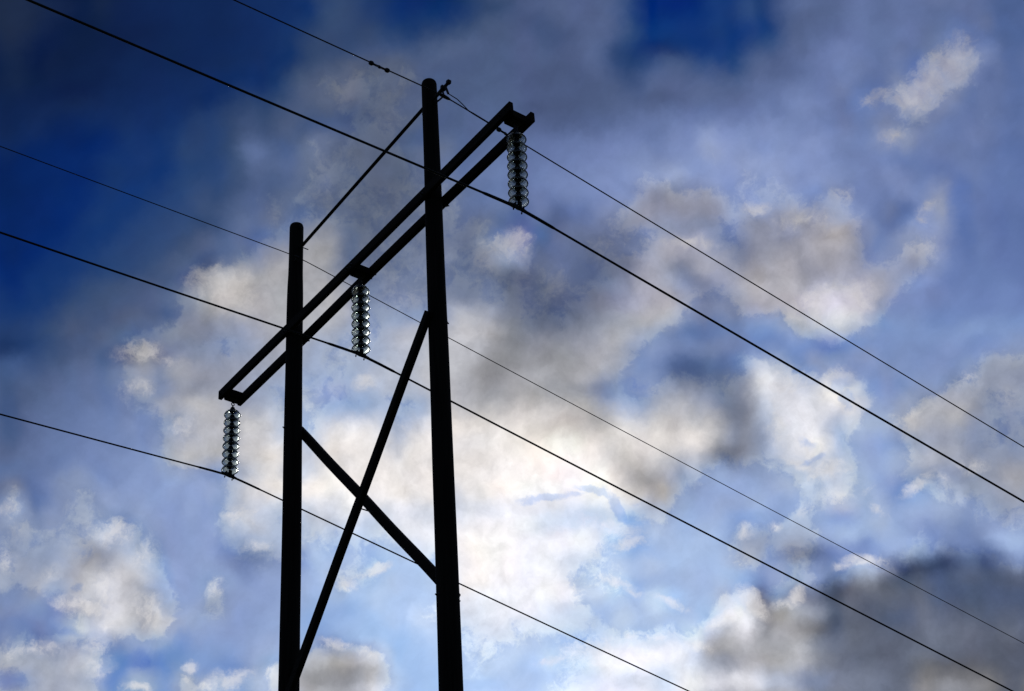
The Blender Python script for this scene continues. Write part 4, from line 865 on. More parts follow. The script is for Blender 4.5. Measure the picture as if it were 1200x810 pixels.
def sky_row(j, poss):
    """one row of the chart: two ramps side by side"""
    global NT
    keep = NT
    NT = bpy.data.node_groups.new('sky_row', 'ShaderNodeTree')
    for nm, io in (('a', 'INPUT'), ('b', 'INPUT'), ('half', 'INPUT'), ('tone', 'OUTPUT'), ('cover', 'OUTPUT')):
        NT.interface.new_socket(name=nm, in_out=io, socket_type='NodeSocketColor' if nm == 'tone' else 'NodeSocketFloat')
    gi = node('NodeGroupInput')
    src = SKY_TONE[j]
    cells = [tuple(srgb(src[3 * i + k]) for k in range(3)) + (CLOUDINESS[j][i] / 9,) for i in range(63)]
    ra = ramp(gi.outputs[0], cells[:32], poss)
    rb = ramp(gi.outputs[1], cells[31:], poss)
    pick = node('ShaderNodeMix', data_type='RGBA')
    put(pick.inputs[0], gi.outputs[2]); put(pick.inputs[6], ra.outputs['Color']); put(pick.inputs[7], rb.outputs['Color'])
    al = M('ADD', ra.outputs['Alpha'], M('MULTIPLY', gi.outputs[2], M('SUBTRACT', rb.outputs['Alpha'], ra.outputs['Alpha'])))
    go = node('NodeGroupOutput')
    put(go.inputs[0], pick.outputs[2]); put(go.inputs[1], al)
    tree, NT = NT, keep
    return tree


def read_chart(p):
    u, v = chart_uv(p)
    u2 = M('PINGPONG', M('MULTIPLY_ADD', u, 1.0 / CHART_U, 1.0), 2.0)
    ua = M('ADD', u2, 0.0, clamp=True)
    ub = M('SUBTRACT', u2, 1.0, clamp=True)
    half = M('GREATER_THAN', u2, 1.0)
    nv = len(SKY_TONE)
    t = M('MINIMUM', M('MAXIMUM', M('PINGPONG', M('MULTIPLY_ADD', v, -(nv - 1) / (2 * CHART_V), (nv - 1) / 2), nv - 1.0), 0.5), nv - 1.5)
    poss = [i / 31 for i in range(32)]
    col = (0, 0, 0, 1); cov = 0.0
    for j in range(nv):
        w = row_weight(t, j)
        g = node('ShaderNodeGroup')
        g.node_tree = sky_row(j, poss)
        put(g.inputs[0], ua); put(g.inputs[1], ub); put(g.inputs[2], half)
        add = node('ShaderNodeMix', data_type='RGBA', blend_type='ADD')
        put(add.inputs[0], w); put(add.inputs[6], col); put(add.inputs[7], g.outputs[0])
        col = add.outputs[2]
        cov = M('MULTIPLY_ADD', g.outputs[1], w, cov)
    return col, cov


tone, cover = read_chart(Q)

# billows: light falls from the veiled sun, so the side of a lump towards it is the brighter one
to_sun = VM('NORMALIZE', VM('SUBTRACT', tuple(SUN), P))
fluff = noise3(Q, 26, 9, 0.64)
wisp = noise3(VM('ADD', Q, VM('SCALE', wb, 0.03)), 90, 6, 0.66)
n1 = noise3(Q, 24, 9, 0.62)
n2 = noise3(VM('ADD', Q, VM('SCALE', to_sun, 0.007)), 24, 9, 0.62)
relief = M('MULTIPLY_ADD', M('SUBTRACT', n2, n1), RELIEF, M('MULTIPLY', M('SUBTRACT', fluff, 0.5), MOTTLE))
relief = M('MULTIPLY_ADD', M('SUBTRACT', wisp, 0.5), FLECK, relief)
# thin high streaks in the clearer air
Qs = VM('MULTIPLY', VM('ADD', VM('SCALE', tuple(EAST), VM('DOT_PRODUCT', Q, STREAK_A)),
                       VM('ADD', VM('SCALE', tuple(NORTH), M('MULTIPLY', VM('DOT_PRODUCT', Q, STREAK_B), 3.4)), Q)), (1, 1, 1))
streak = noise3(Qs, 11, 8, 0.62)
thin = M('MULTIPLY', M('SUBTRACT', streak, 0.5), STREAK)
gain = M('MAXIMUM', M('ADD', M('MULTIPLY', relief, cover), M('MULTIPLY_ADD', thin, M('SUBTRACT', 1.0, cover), 1.0)), 0.25)
# crisp, frayed outlines where cloud meets clear air
frayed = M('MULTIPLY_ADD', M('SUBTRACT', fluff, 0.5), FRAY, M('MULTIPLY_ADD', M('SUBTRACT', wisp, 0.5), FRAY * 0.45, cover))
step = M('SUBTRACT', smooth(frayed, EDGE_LO, EDGE_HI), smooth(cover, EDGE_LO - 0.15, EDGE_HI + 0.15))
rim = VM('ADD', (1.0, 1.0, 1.0), VM('SCALE', (0.42, 0.32, 0.12), step))
chart_sky = VM('MULTIPLY', VM('SCALE', tone, gain), rim)


def spots(p, table):
    acc = 0.0
    for az, el, rx, ry, tilt, w in table:
        a, e, t = math.radians(az), math.radians(el), math.radians(tilt)
        d = Vector((math.sin(a) * math.cos(e), math.cos(a) * math.cos(e), math.sin(e)))
        lv = Vector((math.cos(a), -math.sin(a), 0))
        hi = lv.cross(d)
        ax = (lv * math.cos(t) + hi * math.sin(t)) / (math.radians(rx) * 1.5)
        ay = (hi * math.cos(t) - lv * math.sin(t)) / (math.radians(ry) * 1.5)
        x = M('SUBTRACT', VM('DOT_PRODUCT', p, tuple(ax)), ax.dot(d))
        y = M('SUBTRACT', VM('DOT_PRODUCT', p, tuple(ay)), ay.dot(d))
        g = M('SQRT', M('MULTIPLY_ADD', x, x, M('MULTIPLY', y, y)))
        acc = M('MAXIMUM', acc, M('MULTIPLY_ADD', g, -w, w))
    return acc


height = M('MULTIPLY', VM('DOT_PRODUCT', P, tuple(NORTH)), -1.0)
lit = smooth(height, -0.22, 0.20, 0.42, 0.92)
lumps = M('MULTIPLY_ADD', M('SUBTRACT', fluff, 0.5), 1.6, M('MULTIPLY', M('SUBTRACT', wisp, 0.5), 1.2))
sp = spots(Q, PUFFS)
puff = smooth(M('MULTIPLY_ADD', lumps, M('MULTIPLY', sp, 3.0, clamp=True), sp), 0.10, 0.85, 0.0, PUFF_GAIN)
sg = spots(Q, GAPS)
gap = smooth(M('MULTIPLY_ADD', lumps, M('MULTIPLY', sg, 3.0, clamp=True), sg), 0.16, 0.62, 0.0, 0.6)
shape = M('MULTIPLY_ADD', relief, 0.7, lit)
puff_tone = VM('SCALE', (1.0, 0.955, 0.925), shape)
old = chart_sky
chart_sky = mix(puff, chart_sky, VM('MAXIMUM', puff_tone, chart_sky))
chart_sky = mix(gap, chart_sky, VM('MULTIPLY', chart_sky, (0.50, 0.64, 0.93)))

# the rest of the dome: clear Nishita air with scattered cloud
air = node('ShaderNodeTexSky', sky_type='NISHITA')
air.sun_disc = False
air.sun_elevation = SUN_EL
air.sun_rotation = SUN_AZ
air.air_density = 1.0
air.dust_density = 0.6
air.ozone_density = 2.0
rest = VM('MULTIPLY', air.outputs[0], (0.22, 0.28, 0.42))
low = M('MAXIMUM', M('ADD', noise3(Q, 4.5, 10, 0.60), M('MULTIPLY', M('SUBTRACT', fluff, 0.5), 0.12)), 0.0)
scatter = smooth(low, 0.46, 0.60)
towards = smooth(VM('DOT_PRODUCT', P, tuple(SUN)), -0.2, 0.95, 0.7, 3.6)
shade = M('MULTIPLY', towards, M('MAXIMUM', M('MULTIPLY_ADD', M('SUBTRACT', low, 0.56), -3.5, M('ADD', relief, 1.0)), 0.35))
rest = mix(M('MULTIPLY', scatter, 0.85), rest, VM('SCALE', (1.0, 1.0, 1.06), shade))
uq, vq = chart_uv(VM('ADD', Q, VM('SCALE', warp, 3.0)))
inside = M('MULTIPLY', smooth(M('ABSOLUTE', uq), 0.345, 0.50, 1.0, 0.0), smooth(M('ABSOLUTE', vq), 0.250, 0.36, 1.0, 0.0))
inside = M('MULTIPLY', inside, M('GREATER_THAN', VM('DOT_PRODUCT', P, tuple(FWD)), 0.3))
final = mix(inside, rest, VM('SCALE', chart_sky, 10.0))
bg = node('ShaderNodeBackground')
put(bg.inputs['Color'], final)
bg.inputs['Strength'].default_value = 0.1
out = node('ShaderNodeOutputWorld')
NT.links.new(bg.outputs[0], out.inputs['Surface'])


# ------------------------------------------------------------------ materials
def material(name):
    m = bpy.data.materials.new(name)
    m.use_nodes = True
    t = m.node_tree
    b = t.nodes['Principled BSDF']
    return m, t, b


def wood(name, dark, light, axis):
    """weathered, creosoted timber; the grain runs along one axis of the piece"""
    m, t, b = material(name)
    tc = t.nodes.new('ShaderNodeTexCoord')
    mp = t.nodes.new('ShaderNodeMapping')
    sc = [28.0, 28.0, 28.0]
    sc[axis] = 1.1
    mp.inputs['Scale'].default_value = sc
    t.links.new(tc.outputs['Object'], mp.inputs['Vector'])
    n = t.nodes.new('ShaderNodeTexNoise')
    n.inputs['Scale'].default_value = 1.0
    n.inputs['Detail'].default_value = 8
    n.inputs['Roughness'].default_value = 0.65
    t.links.new(mp.outputs[0], n.inputs['Vector'])
    r = t.nodes.new('ShaderNodeValToRGB')
    r.color_ramp.elements[0].position = 0.35
    r.color_ramp.elements[1].position = 0.72
    r.color_ramp.elements[0].color = (*dark, 1)
    r.color_ramp.elements[1].color = (*light, 1)
    t.links.new(n.outputs[0], r.inputs[0])
    t.links.new(r.outputs[0], b.inputs['Base Color'])
    bp = t.nodes.new('ShaderNodeBump')
    bp.inputs['Strength'].default_value = 0.8
    bp.inputs['Distance'].default_value = 0.012
    t.links.new(n.outputs[0], bp.inputs['Height'])
    t.links.new(bp.outputs[0], b.inputs['Normal'])
    b.inputs['Roughness'].default_value = 0.93
    b.inputs['Specular IOR Level'].default_value = 0.12
    return m


POLE_WOOD = wood('creosoted_pole', (0.006, 0.005, 0.0045), (0.022, 0.018, 0.015), 2)
BEAM_WOOD = wood('creosoted_beam', (0.006, 0.005, 0.0045), (0.024, 0.020, 0.017), 0)


def metal(name, col, rough, metallic=0.7):
    m, t, b = material(name)
    n = t.nodes.new('ShaderNodeTexNoise')
    n.inputs['Scale'].default_value = 35
    n.inputs['Detail'].default_value = 5
    mx = t.nodes.new('ShaderNodeMix')
    mx.data_type = 'RGBA'
    t.links.new(n.outputs[0], mx.inputs[0])
    mx.inputs[6].default_value = (*[c * 0.6 for c in col], 1)
    mx.inputs[7].default_value = (*[c * 1.4 for c in col], 1)
    t.links.new(mx.outputs[2], b.inputs['Base Color'])
    b.inputs['Metallic'].default_value = metallic
    b.inputs['Roughness'].default_value = rough
    return m


STEEL = metal('weathered_galvanised_steel', (0.035, 0.036, 0.038), 0.7)
CABLE = metal('weathered_cable', (0.018, 0.018, 0.019), 0.8, 0.4)
GLASS, t_, b_ = material('insulator_glass')
b_.inputs['Base Color'].default_value = (0.37, 0.43, 0.42, 1)
b_.inputs['Transmission Weight'].default_value = 0.94
b_.inputs['Specular IOR Level'].default_value = 0.3
b_.inputs['IOR'].default_value = 1.38
b_.inputs['Roughness'].default_value = 0.15


# ------------------------------------------------------------------ helpers
def obj(name, bm, mat, parent=None, smooth_faces=False):
    bmesh.ops.recalc_face_normals(bm, faces=bm.faces[:])
    me = bpy.data.meshes.new(name)
    bm.to_mesh(me)
    bm.free()
    me.materials.append(mat)
    if smooth_faces:
        for p in me.polygons:
            p.use_smooth = True
    o = bpy.data.objects.new(name, me)
    COL.objects.link(o)
    o.parent = parent
    return o


def tag(o, label=None, cat=None, group=None, kind=None):
    for k, v in (('label', label), ('category', cat), ('group', group), ('kind', kind)):
        if v:
            o[k] = v
    return o


def empty(name, loc):
    o = bpy.data.objects.new(name, None)
    o.location = loc
    o.empty_display_size = 0.3
    COL.objects.link(o)
    return o


def frame(d):
    d = d.normalized()
    a = Vector((0, 0, 1)) if abs(d.z) < 0.9 else Vector((1, 0, 0))
    s = d.cross(a).normalized()
    return s, s.cross(d).normalized()


def add_tube(bm, pts, radii, seg=10, cap=True):
    """a round tube through points; one radius or one per point"""
    pts = [Vector(p) for p in pts]
    if not hasattr(radii, '__len__'):
        radii = [radii] * len(pts)
    rings = []
    for i, p in enumerate(pts):
        d = pts[min(i + 1, len(pts) - 1)] - pts[max(i - 1, 0)]
        s, u = frame(d)
        rings.append([bm.verts.new(p + (s * math.cos(2 * math.pi * k / seg) + u * math.sin(2 * math.pi * k / seg)) * radii[i]) for k in range(seg)])
    for a, b in zip(rings, rings[1:]):
        for k in range(seg):
            bm.faces.new((a[k], a[(k + 1) % seg], b[(k + 1) % seg], b[k]))
    if cap:
        bm.faces.new(rings[0][::-1])
        bm.faces.new(rings[-1])


def add_lathe(bm, prof, seg=32, centre=(0, 0, 0), closed=False):
    """turn a profile of (radius, height) about the vertical"""
    c = Vector(centre)
    rings = []
    for r, z in prof:
        if r < 1e-6:
            rings.append([bm.verts.new(c + Vector((0, 0, z)))])
        else:
            rings.append([bm.verts.new(c + Vector((r * math.cos(2 * math.pi * k / seg), r * math.sin(2 * math.pi * k / seg), z))) for k in range(seg)])
    pairs = list(zip(rings, rings[1:]))
    if closed:
        pairs.append((rings[-1], rings[0]))
    for a, b in pairs:
        for k in range(seg):
            k2 = (k + 1) % seg
            if len(a) == 1:
                bm.faces.new((a[0], b[k2], b[k]))
            elif len(b) == 1:
                bm.faces.new((a[k], a[k2], b[0]))
            else:
                bm.faces.new((a[k], a[k2], b[k2], b[k]))


def add_box(bm, c, size, rot=None, bevel=0.0):
    r = bmesh.ops.create_cube(bm, size=1)
    m = Matrix.Translation(Vector(c)) @ (rot.to_4x4() if rot else Matrix()) @ Matrix.Diagonal((*size, 1))
    bmesh.ops.transform(bm, matrix=m, verts=r['verts'])
    if bevel:
        es = {e for v in r['verts'] for e in v.link_edges}
        bmesh.ops.bevel(bm, geom=list(es), offset=bevel, segments=2, affect='EDGES')


def add_plank(bm, stations, w, h, bevel=0.008):
    """a sawn timber through (x, y, z) stations, w thick across and h deep"""
    rings = []
    prof = [(-w / 2, -h / 2 + bevel), (-w / 2 + bevel, -h / 2), (w / 2 - bevel, -h / 2), (w / 2, -h / 2 + bevel),
            (w / 2, h / 2 - bevel), (w / 2 - bevel, h / 2), (-w / 2 + bevel, h / 2), (-w / 2, h / 2 - bevel)]
    pts = [Vector(p) for p in stations]
    d = (pts[-1] - pts[0]).normalized()
    side = Vector((0, 1, 0))
    upv = d.cross(side)
    if upv.z < 0:
        upv = -upv
    for i, p in enumerate(pts):
        k = 0.97 if i in (0, len(pts) - 1) else 1.0
        rings.append([bm.verts.new(p + side * a * k + upv * b * k) for a, b in prof])
    n = len(prof)
    for a, b in zip(rings, rings[1:]):
        for k in range(n):
            bm.faces.new((a[k], a[(k + 1) % n], b[(k + 1) % n], b[k]))
    bm.faces.new(rings[0][::-1])
    bm.faces.new(rings[-1])


def add_bolt(bm, a, b, r=0.009, nut=0.019, washer=0.032):
    """a through bolt from a to b with a washer and a nut inside either end"""
    a, b = Vector(a), Vector(b)
    d = (b - a).normalized()
    add_tube(bm, [a, b], r, 8)
    for p, s in ((a, 1), (b, -1)):
        q = p + d * s * 0.02
        add_tube(bm, [q, q + d * s * 0.018], nut, 6)
        q2 = q + d * s * 0.018
        add_tube(bm, [q2, q2 + d * s * 0.005], washer, 12)


# ------------------------------------------------------------------ ground
def ground_height(x, y):
    t = min(max((y - 8) / 150, 0), 1)
    h = -20 * t * t * (3 - 2 * t)
    far = min(max((math.hypot(x, y) - 60) / 400, 0), 1)
    return h + far * 9 * mnoise.noise(Vector((x * 0.004, y * 0.004, 0.3))) + 0.25 * far


bm = bmesh.new()
radii = [0] + [1.5 * 1.17 ** k for k in range(53)]
NS = 72
prev = None
for i, r in enumerate(radii):
    if i == 0:
        ring = [bm.verts.new((0, 0, ground_height(0, 0)))]
    else:
        ring = [bm.verts.new((r * math.cos(2 * math.pi * k / NS), r * math.sin(2 * math.pi * k / NS),
                              ground_height(r * math.cos(2 * math.pi * k / NS), r * math.sin(2 * math.pi * k / NS)))) for k in range(NS)]
    if prev:
        for k in range(NS):
            if len(prev) == 1:
                bm.faces.new((prev[0], ring[k], ring[(k + 1) % NS]))
            else:
                bm.faces.new((prev[k], ring[k], ring[(k + 1) % NS], prev[(k + 1) % NS]))
    prev = ring
GRASS, t_, b_ = material('rough_pasture')
n_ = t_.nodes.new('ShaderNodeTexNoise')
n_.inputs['Scale'].default_value = 0.35
n_.inputs['Detail'].default_value = 12
n_.inputs['Roughness'].default_value = 0.7
tc_ = t_.nodes.new('ShaderNodeTexCoord')
t_.links.new(tc_.outputs['Object'], n_.inputs['Vector'])
r_ = t_.nodes.new('ShaderNodeValToRGB')
r_.color_ramp.elements[0].position = 0.3
r_.color_ramp.elements[0].color = (0.020, 0.032, 0.010, 1)
r_.color_ramp.elements[1].position = 0.7
r_.color_ramp.elements[1].color = (0.060, 0.070, 0.026, 1)
t_.links.new(n_.outputs[0], r_.inputs[0])
t_.links.new(r_.outputs[0], b_.inputs['Base Color'])
b_.inputs['Roughness'].default_value = 0.95
b_.inputs['Specular IOR Level'].default_value = 0.1
tag(obj('ground', bm, GRASS, None, True), kind='structure')

# ------------------------------------------------------------------ the H-frame
ARM_Z, TILT = 16.257, 0.0054
LEFT_X, RIGHT_X = -1.854, 1.841
LEAN = {LEFT_X: -0.0076, RIGHT_X: 0.0087}


def axis_x(px, z):
    return px + LEAN[px] * (z - ARM_Z)


frame_root = empty('wooden_utility_pole', (0, 0, 0))
tag(frame_root, 'dark timber H-frame of two poles, double crossarm and X-brace, carrying all the wires', 'utility pole')


def pole(px, ztop, dias, seed):
    """a tapering trunk, slightly crooked and lumpy"""
    bm = bmesh.new()
    seg = 28
    zs = [-1.6 + 0.2 * k for k in range(int((ztop + 1.6) / 0.2))]
    zs = [z for z in zs if z < ztop - 0.06] + [ztop - 0.05, ztop - 0.018, ztop - 0.003]
    rings = []
    for i, z in enumerate(zs):
        for (z0, d0), (z1, d1) in zip(dias, dias[1:]):
            if z <= z1:
                break
        dia = d0 + (d1 - d0) * min(max((z - z0) / (z1 - z0), 0), 1)
        r = dia / 2
        if i >= len(zs) - 3:
            r -= (0.0, 0.007, 0.026)[i - len(zs) + 3]
        cx = axis_x(px, z) + 0.010 * mnoise.noise(Vector((seed, 0, z * 0.35)))
        cy = 0.010 * mnoise.noise(Vector((seed, 5, z * 0.35)))
        rings.append([bm.verts.new((
            cx + math.cos(a) * r * (1 + 0.018 * mnoise.noise(Vector((seed + math.cos(a) * 1.2, math.sin(a) * 1.2, z * 0.8)))
                                    + 0.010 * mnoise.noise(Vector((seed + math.cos(a) * 6, math.sin(a) * 6, z * 0.5)))),
            cy + math.sin(a) * r * (1 + 0.018 * mnoise.noise(Vector((seed + math.cos(a) * 1.2, math.sin(a) * 1.2, z * 0.8)))),
            z)) for a in [2 * math.pi * k / seg for k in range(seg)]])
    for a, b in zip(rings, rings[1:]):
        for k in range(seg):
            bm.faces.new((a[k], a[(k + 1) % seg], b[(k + 1) % seg], b[k]))
    bm.faces.new(rings[-1])
    bm.faces.new(rings[0][::-1])
    return obj('pole', bm, POLE_WOOD, frame_root, True)


pole_l = pole(LEFT_X, 18.42, [(-1.6, 0.345), (9, 0.280), (13.7, 0.270), (16.4, 0.252), (17.1, 0.246), (17.45, 0.226), (18.42, 0.222)], 1.7)
pole_r = pole(RIGHT_X, 18.47, [(-1.6, 0.345), (9, 0.278), (13.6, 0.256), (16.2, 0.238), (18.47, 0.222)], 8.3)


def bolts(name, parent, spec):
    bm = bmesh.new()
    for a, b in spec:
        add_bolt(bm, a, b)
    return obj(name, bm, STEEL, parent)


# the two timbers of the crossarm, drawn a little together where they clasp the poles
for side, gaps in ((-1, (0.170, 0.164, 0.158, 0.157, 0.174)), (1, (0.170, 0.164, 0.158, 0.157, 0.174))):
    bm = bmesh.new()
    xs = (-3.865, LEFT_X, 0.0, RIGHT_X, 3.862)
    st = []
    for i in range(4):
        for k in range(4):
            f_ = k / 4
            x = xs[i] + (xs[i + 1] - xs[i]) * f_
            g = gaps[i] + (gaps[i + 1] - gaps[i]) * f_
            st.append((x, side * g, ARM_Z + TILT * x + 0.006 * math.sin(x * 1.3 + side)))
    st.append((xs[-1], side * gaps[-1], ARM_Z + TILT * xs[-1]))
    add_plank(bm, st, 0.066, 0.165)
    obj('crossarm', bm, BEAM_WOOD, frame_root)

# spacer blocks with the hanger plate under each
for x in (-3.735, -0.015, 3.712):
    z = ARM_Z + TILT * x - 0.028
    gap = 0.125
    bm = bmesh.new()
    add_box(bm, (x, 0, z), (0.19, 2 * gap, 0.125), None, 0.012)
    sp = obj('spacer_block', bm, BEAM_WOOD, frame_root)
    bm = bmesh.new()
    add_box(bm, (x, 0, z - 0.066), (0.10, 0.15, 0.012), None, 0.003)
    add_tube(bm, [(x, -0.016, z - 0.07), (x, -0.022, z - 0.105), (x, -0.012, z - 0.13), (x, 0.012, z - 0.13), (x, 0.022, z - 0.105), (x, 0.016, z - 0.07)], 0.009, 8)
    obj('hanger_eye', bm, STEEL, sp)
    for dx in (-0.055, 0.055):
        bolts('bolt', sp, [((x + dx, -0.235, z + 0.01), (x + dx, 0.235, z + 0.01))])

for px, po in ((LEFT_X, pole_l), (RIGHT_X, pole_r)):
    z = ARM_Z + TILT * px
    x = axis_x(px, z)
    bolts('bolt', po, [((x + 0.01, -0.235, z - 0.02), (x + 0.01, 0.255, z - 0.02))])

# cross braces, one on either face of the poles, bolted together where they pass
A0, A1 = Vector((-1.93, 0.158, 14.631)), Vector((1.74, 0.158, 10.287))
B0, B1 = Vector((-1.93, -0.158, 9.827)), Vector((1.86, -0.158, 14.261))
for a, b, w in ((A0, A1, 0.128), (B0, B1, 0.132)):
    bm = bmesh.new()
    n = 14
    add_plank(bm, [a + (b - a) * (i / n) + Vector((0, 0, 0.006 * math.sin(i * 1.1 + w * 9))) for i in range(n + 1)], 0.080, w, 0.010)
    br = obj('cross_brace', bm, BEAM_WOOD, frame_root)
    s = 1 if a.y > 0 else -1
    spec = []
    for px in (LEFT_X, RIGHT_X):
        f_ = 0.0
        for _ in range(3):
            p = a + (b - a) * f_
            f_ = (axis_x(px, p.z) - a.x) / (b.x - a.x)
        p = a + (b - a) * f_
        bolts('bolt', br, [((p.x, p.y + s * (0.072 if px < 0 else 0.02), p.z), (p.x, -s * 0.175, p.z))])
# where they cross
ts = [(A0 + (A1 - A0) * k / 400) for k in range(401)]
cross = min(ts, key=lambda p: abs((B0.z + (B1.z - B0.z) * (p.x - B0.x) / (B1.x - B0.x)) - p.z))
bm = bmesh.new()
add_bolt(bm, (cross.x, -0.222, cross.z), (cross.x, 0.235, cross.z), 0.009, 0.017, 0.028)
obj('brace_spacer', bm, STEEL, frame_root)

# tie between the pole tops
T0, T1 = Vector((-1.80, 0.0, 17.862)), Vector((1.80, 0.0, 18.099))
bm = bmesh.new()
add_tube(bm, [T0 + (T1 - T0) * k / 8 for k in range(9)], 0.026, 12)
tie = obj('tie_strut', bm, BEAM_WOOD, frame_root, True)
for p, s in ((Vector((-1.72, 0, 17.866)), 1), (Vector((1.70, 0, 18.09)), -1)):
    bm = bmesh.new()
    add_box(bm, p, (0.09, 0.012, 0.075))
    add_tube(bm, [p + Vector((s * 0.02, -0.03, -0.012)), p + Vector((s * 0.02, 0.06 if s < 0 else 0.12, -0.012))], 0.008, 8)
    obj('bracket', bm, STEEL, tie)
bolts('bolt', pole_l, [((-2.06, 0, 18.33), (-1.70, 0, 18.30))])
bolts('bolt', pole_r, [((1.66, 0.0, 17.99), (2.0, 0.0, 18.0))])

# bracket that carries the earth wire off the taller right pole
bm = bmesh.new()
add_tube(bm, [(1.93, 0.0, 18.06), (2.14, 0.0, 18.075), (2.345, 0.0, 18.085)], [0.024, 0.030, 0.022], 8)
add_box(bm, (2.19, 0.0, 18.085), (0.05, 0.075, 0.075), Matrix.Rotation(0.2, 3, 'Y'), 0.006)
add_box(bm, (2.325, 0.0, 18.09), (0.06, 0.06, 0.06), Matrix.Rotation(0.2, 3, 'Y'), 0.006)
add_tube(bm, [(1.95, 0.0, 17.965), (2.10, 0.0, 17.935), (2.205, 0.0, 17.925)], 0.013, 8)
add_tube(bm, [(2.17, 0.0, 18.05), (2.205, 0.0, 17.925)], 0.013, 8)
add_tube(bm, [(2.25, 0.0, 18.06), (2.29, 0.01, 17.90)], 0.017, 8)
obj('wire_bracket', bm, STEEL, pole_r)
bm = bmesh.new()
add_tube(bm, [(-1.80, -0.05, 17.60), (-1.70, -0.09, 17.585), (-1.648, -0.1, 17.585)], 0.013, 8)
add_box(bm, (-1.66, -0.10, 17.59), (0.03, 0.07, 0.03), None, 0.005)
obj('wire_bracket', bm, STEEL, pole_l)


# ------------------------------------------------------------------ insulator strings
def copy_tree(o, parent=None):
    c = o.copy()
    COL.objects.link(c)
    c.parent = parent
    for ch in o.children:
        copy_tree(ch, c)
    return c


PITCH_DISC = 0.1445


def make_string():
    """origin at the conductor clamp; eight toughened glass discs above it"""
    root = empty('insulator_string', (0, 0, 0))
    first = None
    shell = [(0.046, 0.016), (0.064, 0.010), (0.086, 0.000), (0.107, -0.016), (0.120, -0.034), (0.128, -0.052),
             (0.1315, -0.063), (0.1285, -0.071), (0.1205, -0.072), (0.1145, -0.062), (0.1115, -0.046), (0.099, -0.028), (0.082, -0.014),
             (0.062, -0.006), (0.040, -0.008), (0.026, -0.014), (0.026, 0.016)]
    for i in range(8):
        z = 0.150 + PITCH_DISC * i
        if first is None:
            bm = bmesh.new()
            add_lathe(bm, shell, 40, closed=True)
            first = obj('glass_disc', bm, GLASS, root, True)
            bm = bmesh.new()
            add_lathe(bm, [(0, -0.074), (0.014, -0.073), (0.016, -0.066), (0.010, -0.060), (0.010, -0.030), (0.025, -0.0295),
                           (0.0255, 0.011), (0.046, 0.0125), (0.047, 0.030), (0.042, 0.050), (0.036, 0.058), (0.033, 0.076), (0.022, 0.083), (0, 0.084)], 24)
            obj('metal_cap', bm, STEEL, first, True)
            first.location = (0, 0, z)
        else:
            c = copy_tree(first, root)
            c.location = (0, 0, z)
    # hook and ball eye above, up to the hanger eye
    top = 0.150 + PITCH_DISC * 7 + 0.078
    bm = bmesh.new()
    add_tube(bm, [(0, 0, top - 0.01), (0, 0, top + 0.045)], 0.011, 8)
    ring = [(0, 0.026 * math.sin(a), top + 0.066 + 0.026 * math.cos(a)) for a in [2 * math.pi * k / 12 for k in range(13)]]
    add_tube(bm, ring, 0.008, 8)
    obj('hook', bm, STEEL, root, True)
    # suspension clamp that grips the wire; the wire runs along Y and dips to +Y
    bm = bmesh.new()
    rot = Matrix.Rotation(-0.10, 3, 'X')

    def L(x, y, z):
        return rot @ Vector((x, y, z))
    prof = [(-0.145, 0.010, 0.010), (-0.12, 0.018, 0.016), (-0.07, 0.024, 0.026), (0, 0.027, 0.032), (0.07, 0.024, 0.026), (0.12, 0.018, 0.016), (0.145, 0.010, 0.010)]
    rings = []
    for y, hw, hh in prof:
        rings.append([bm.verts.new(L(hw * math.cos(a), y, hh * math.sin(a) - 0.006)) for a in [2 * math.pi * k / 12 for k in range(12)]])
    for a, b in zip(rings, rings[1:]):
        for k in range(12):
            bm.faces.new((a[k], a[(k + 1) % 12], b[(k + 1) % 12], b[k]))
    bm.faces.new(rings[0][::-1]); bm.faces.new(rings[-1])
    for s in (-1, 1):
        add_box(bm, (s * 0.034, 0, 0.028), (0.009, 0.045, 0.085), None, 0.002)
    add_tube(bm, [(-0.05, 0, 0.058), (0.05, 0, 0.058)], 0.010, 8)
    add_tube(bm, [(0, 0, 0.05), (0, 0, 0.088)], 0.018, 10)
    cl = obj('suspension_clamp', bm, STEEL, root, True)
    for y in (-0.065, 0.065):
        bm = bmesh.new()
        for s in (-1, 1):
            add_tube(bm, [L(s * 0.022, y, 0.035), L(s * 0.022, y, -0.060)], 0.006, 6)
            add_tube(bm, [L(s * 0.022, y, -0.036), L(s * 0.022, y, -0.050)], 0.011, 6)
        add_box(bm, L(0, y, 0.034), (0.055, 0.016, 0.012))
        obj('u_bolt', bm, STEEL, cl)
    return root


STRING_SPOTS = [(3.640, 0.0, 14.811), (-0.015, 0.0, 14.772), (-3.749, 0.0, 14.76)]
STRING_LABELS = [
    'eight-disc glass insulator string under the high crossarm end, beside the pole with the wire bracket',
    'eight-disc glass insulator string hanging under the middle of the crossarm, between the two poles',
    'eight-disc glass insulator string under the low crossarm end, clear of the beams',
]
first_string = make_string()
strings = []
for i, loc in enumerate(STRING_SPOTS):
    s_ = first_string if i == 0 else copy_tree(first_string)
    s_.location = loc
    s_['label'] = STRING_LABELS[i]
    s_['category'] = 'insulator'
    s_['group'] = 'glass insulator strings under the crossarm'
    strings.append(s_)
# each hangs a touch out of plumb
strings[0].rotation_euler = (0, 0.055, 0.02)
strings[1].rotation_euler = (0, 0.0, -0.03)
strings[2].rotation_euler = (0, 0.0, 0.04)


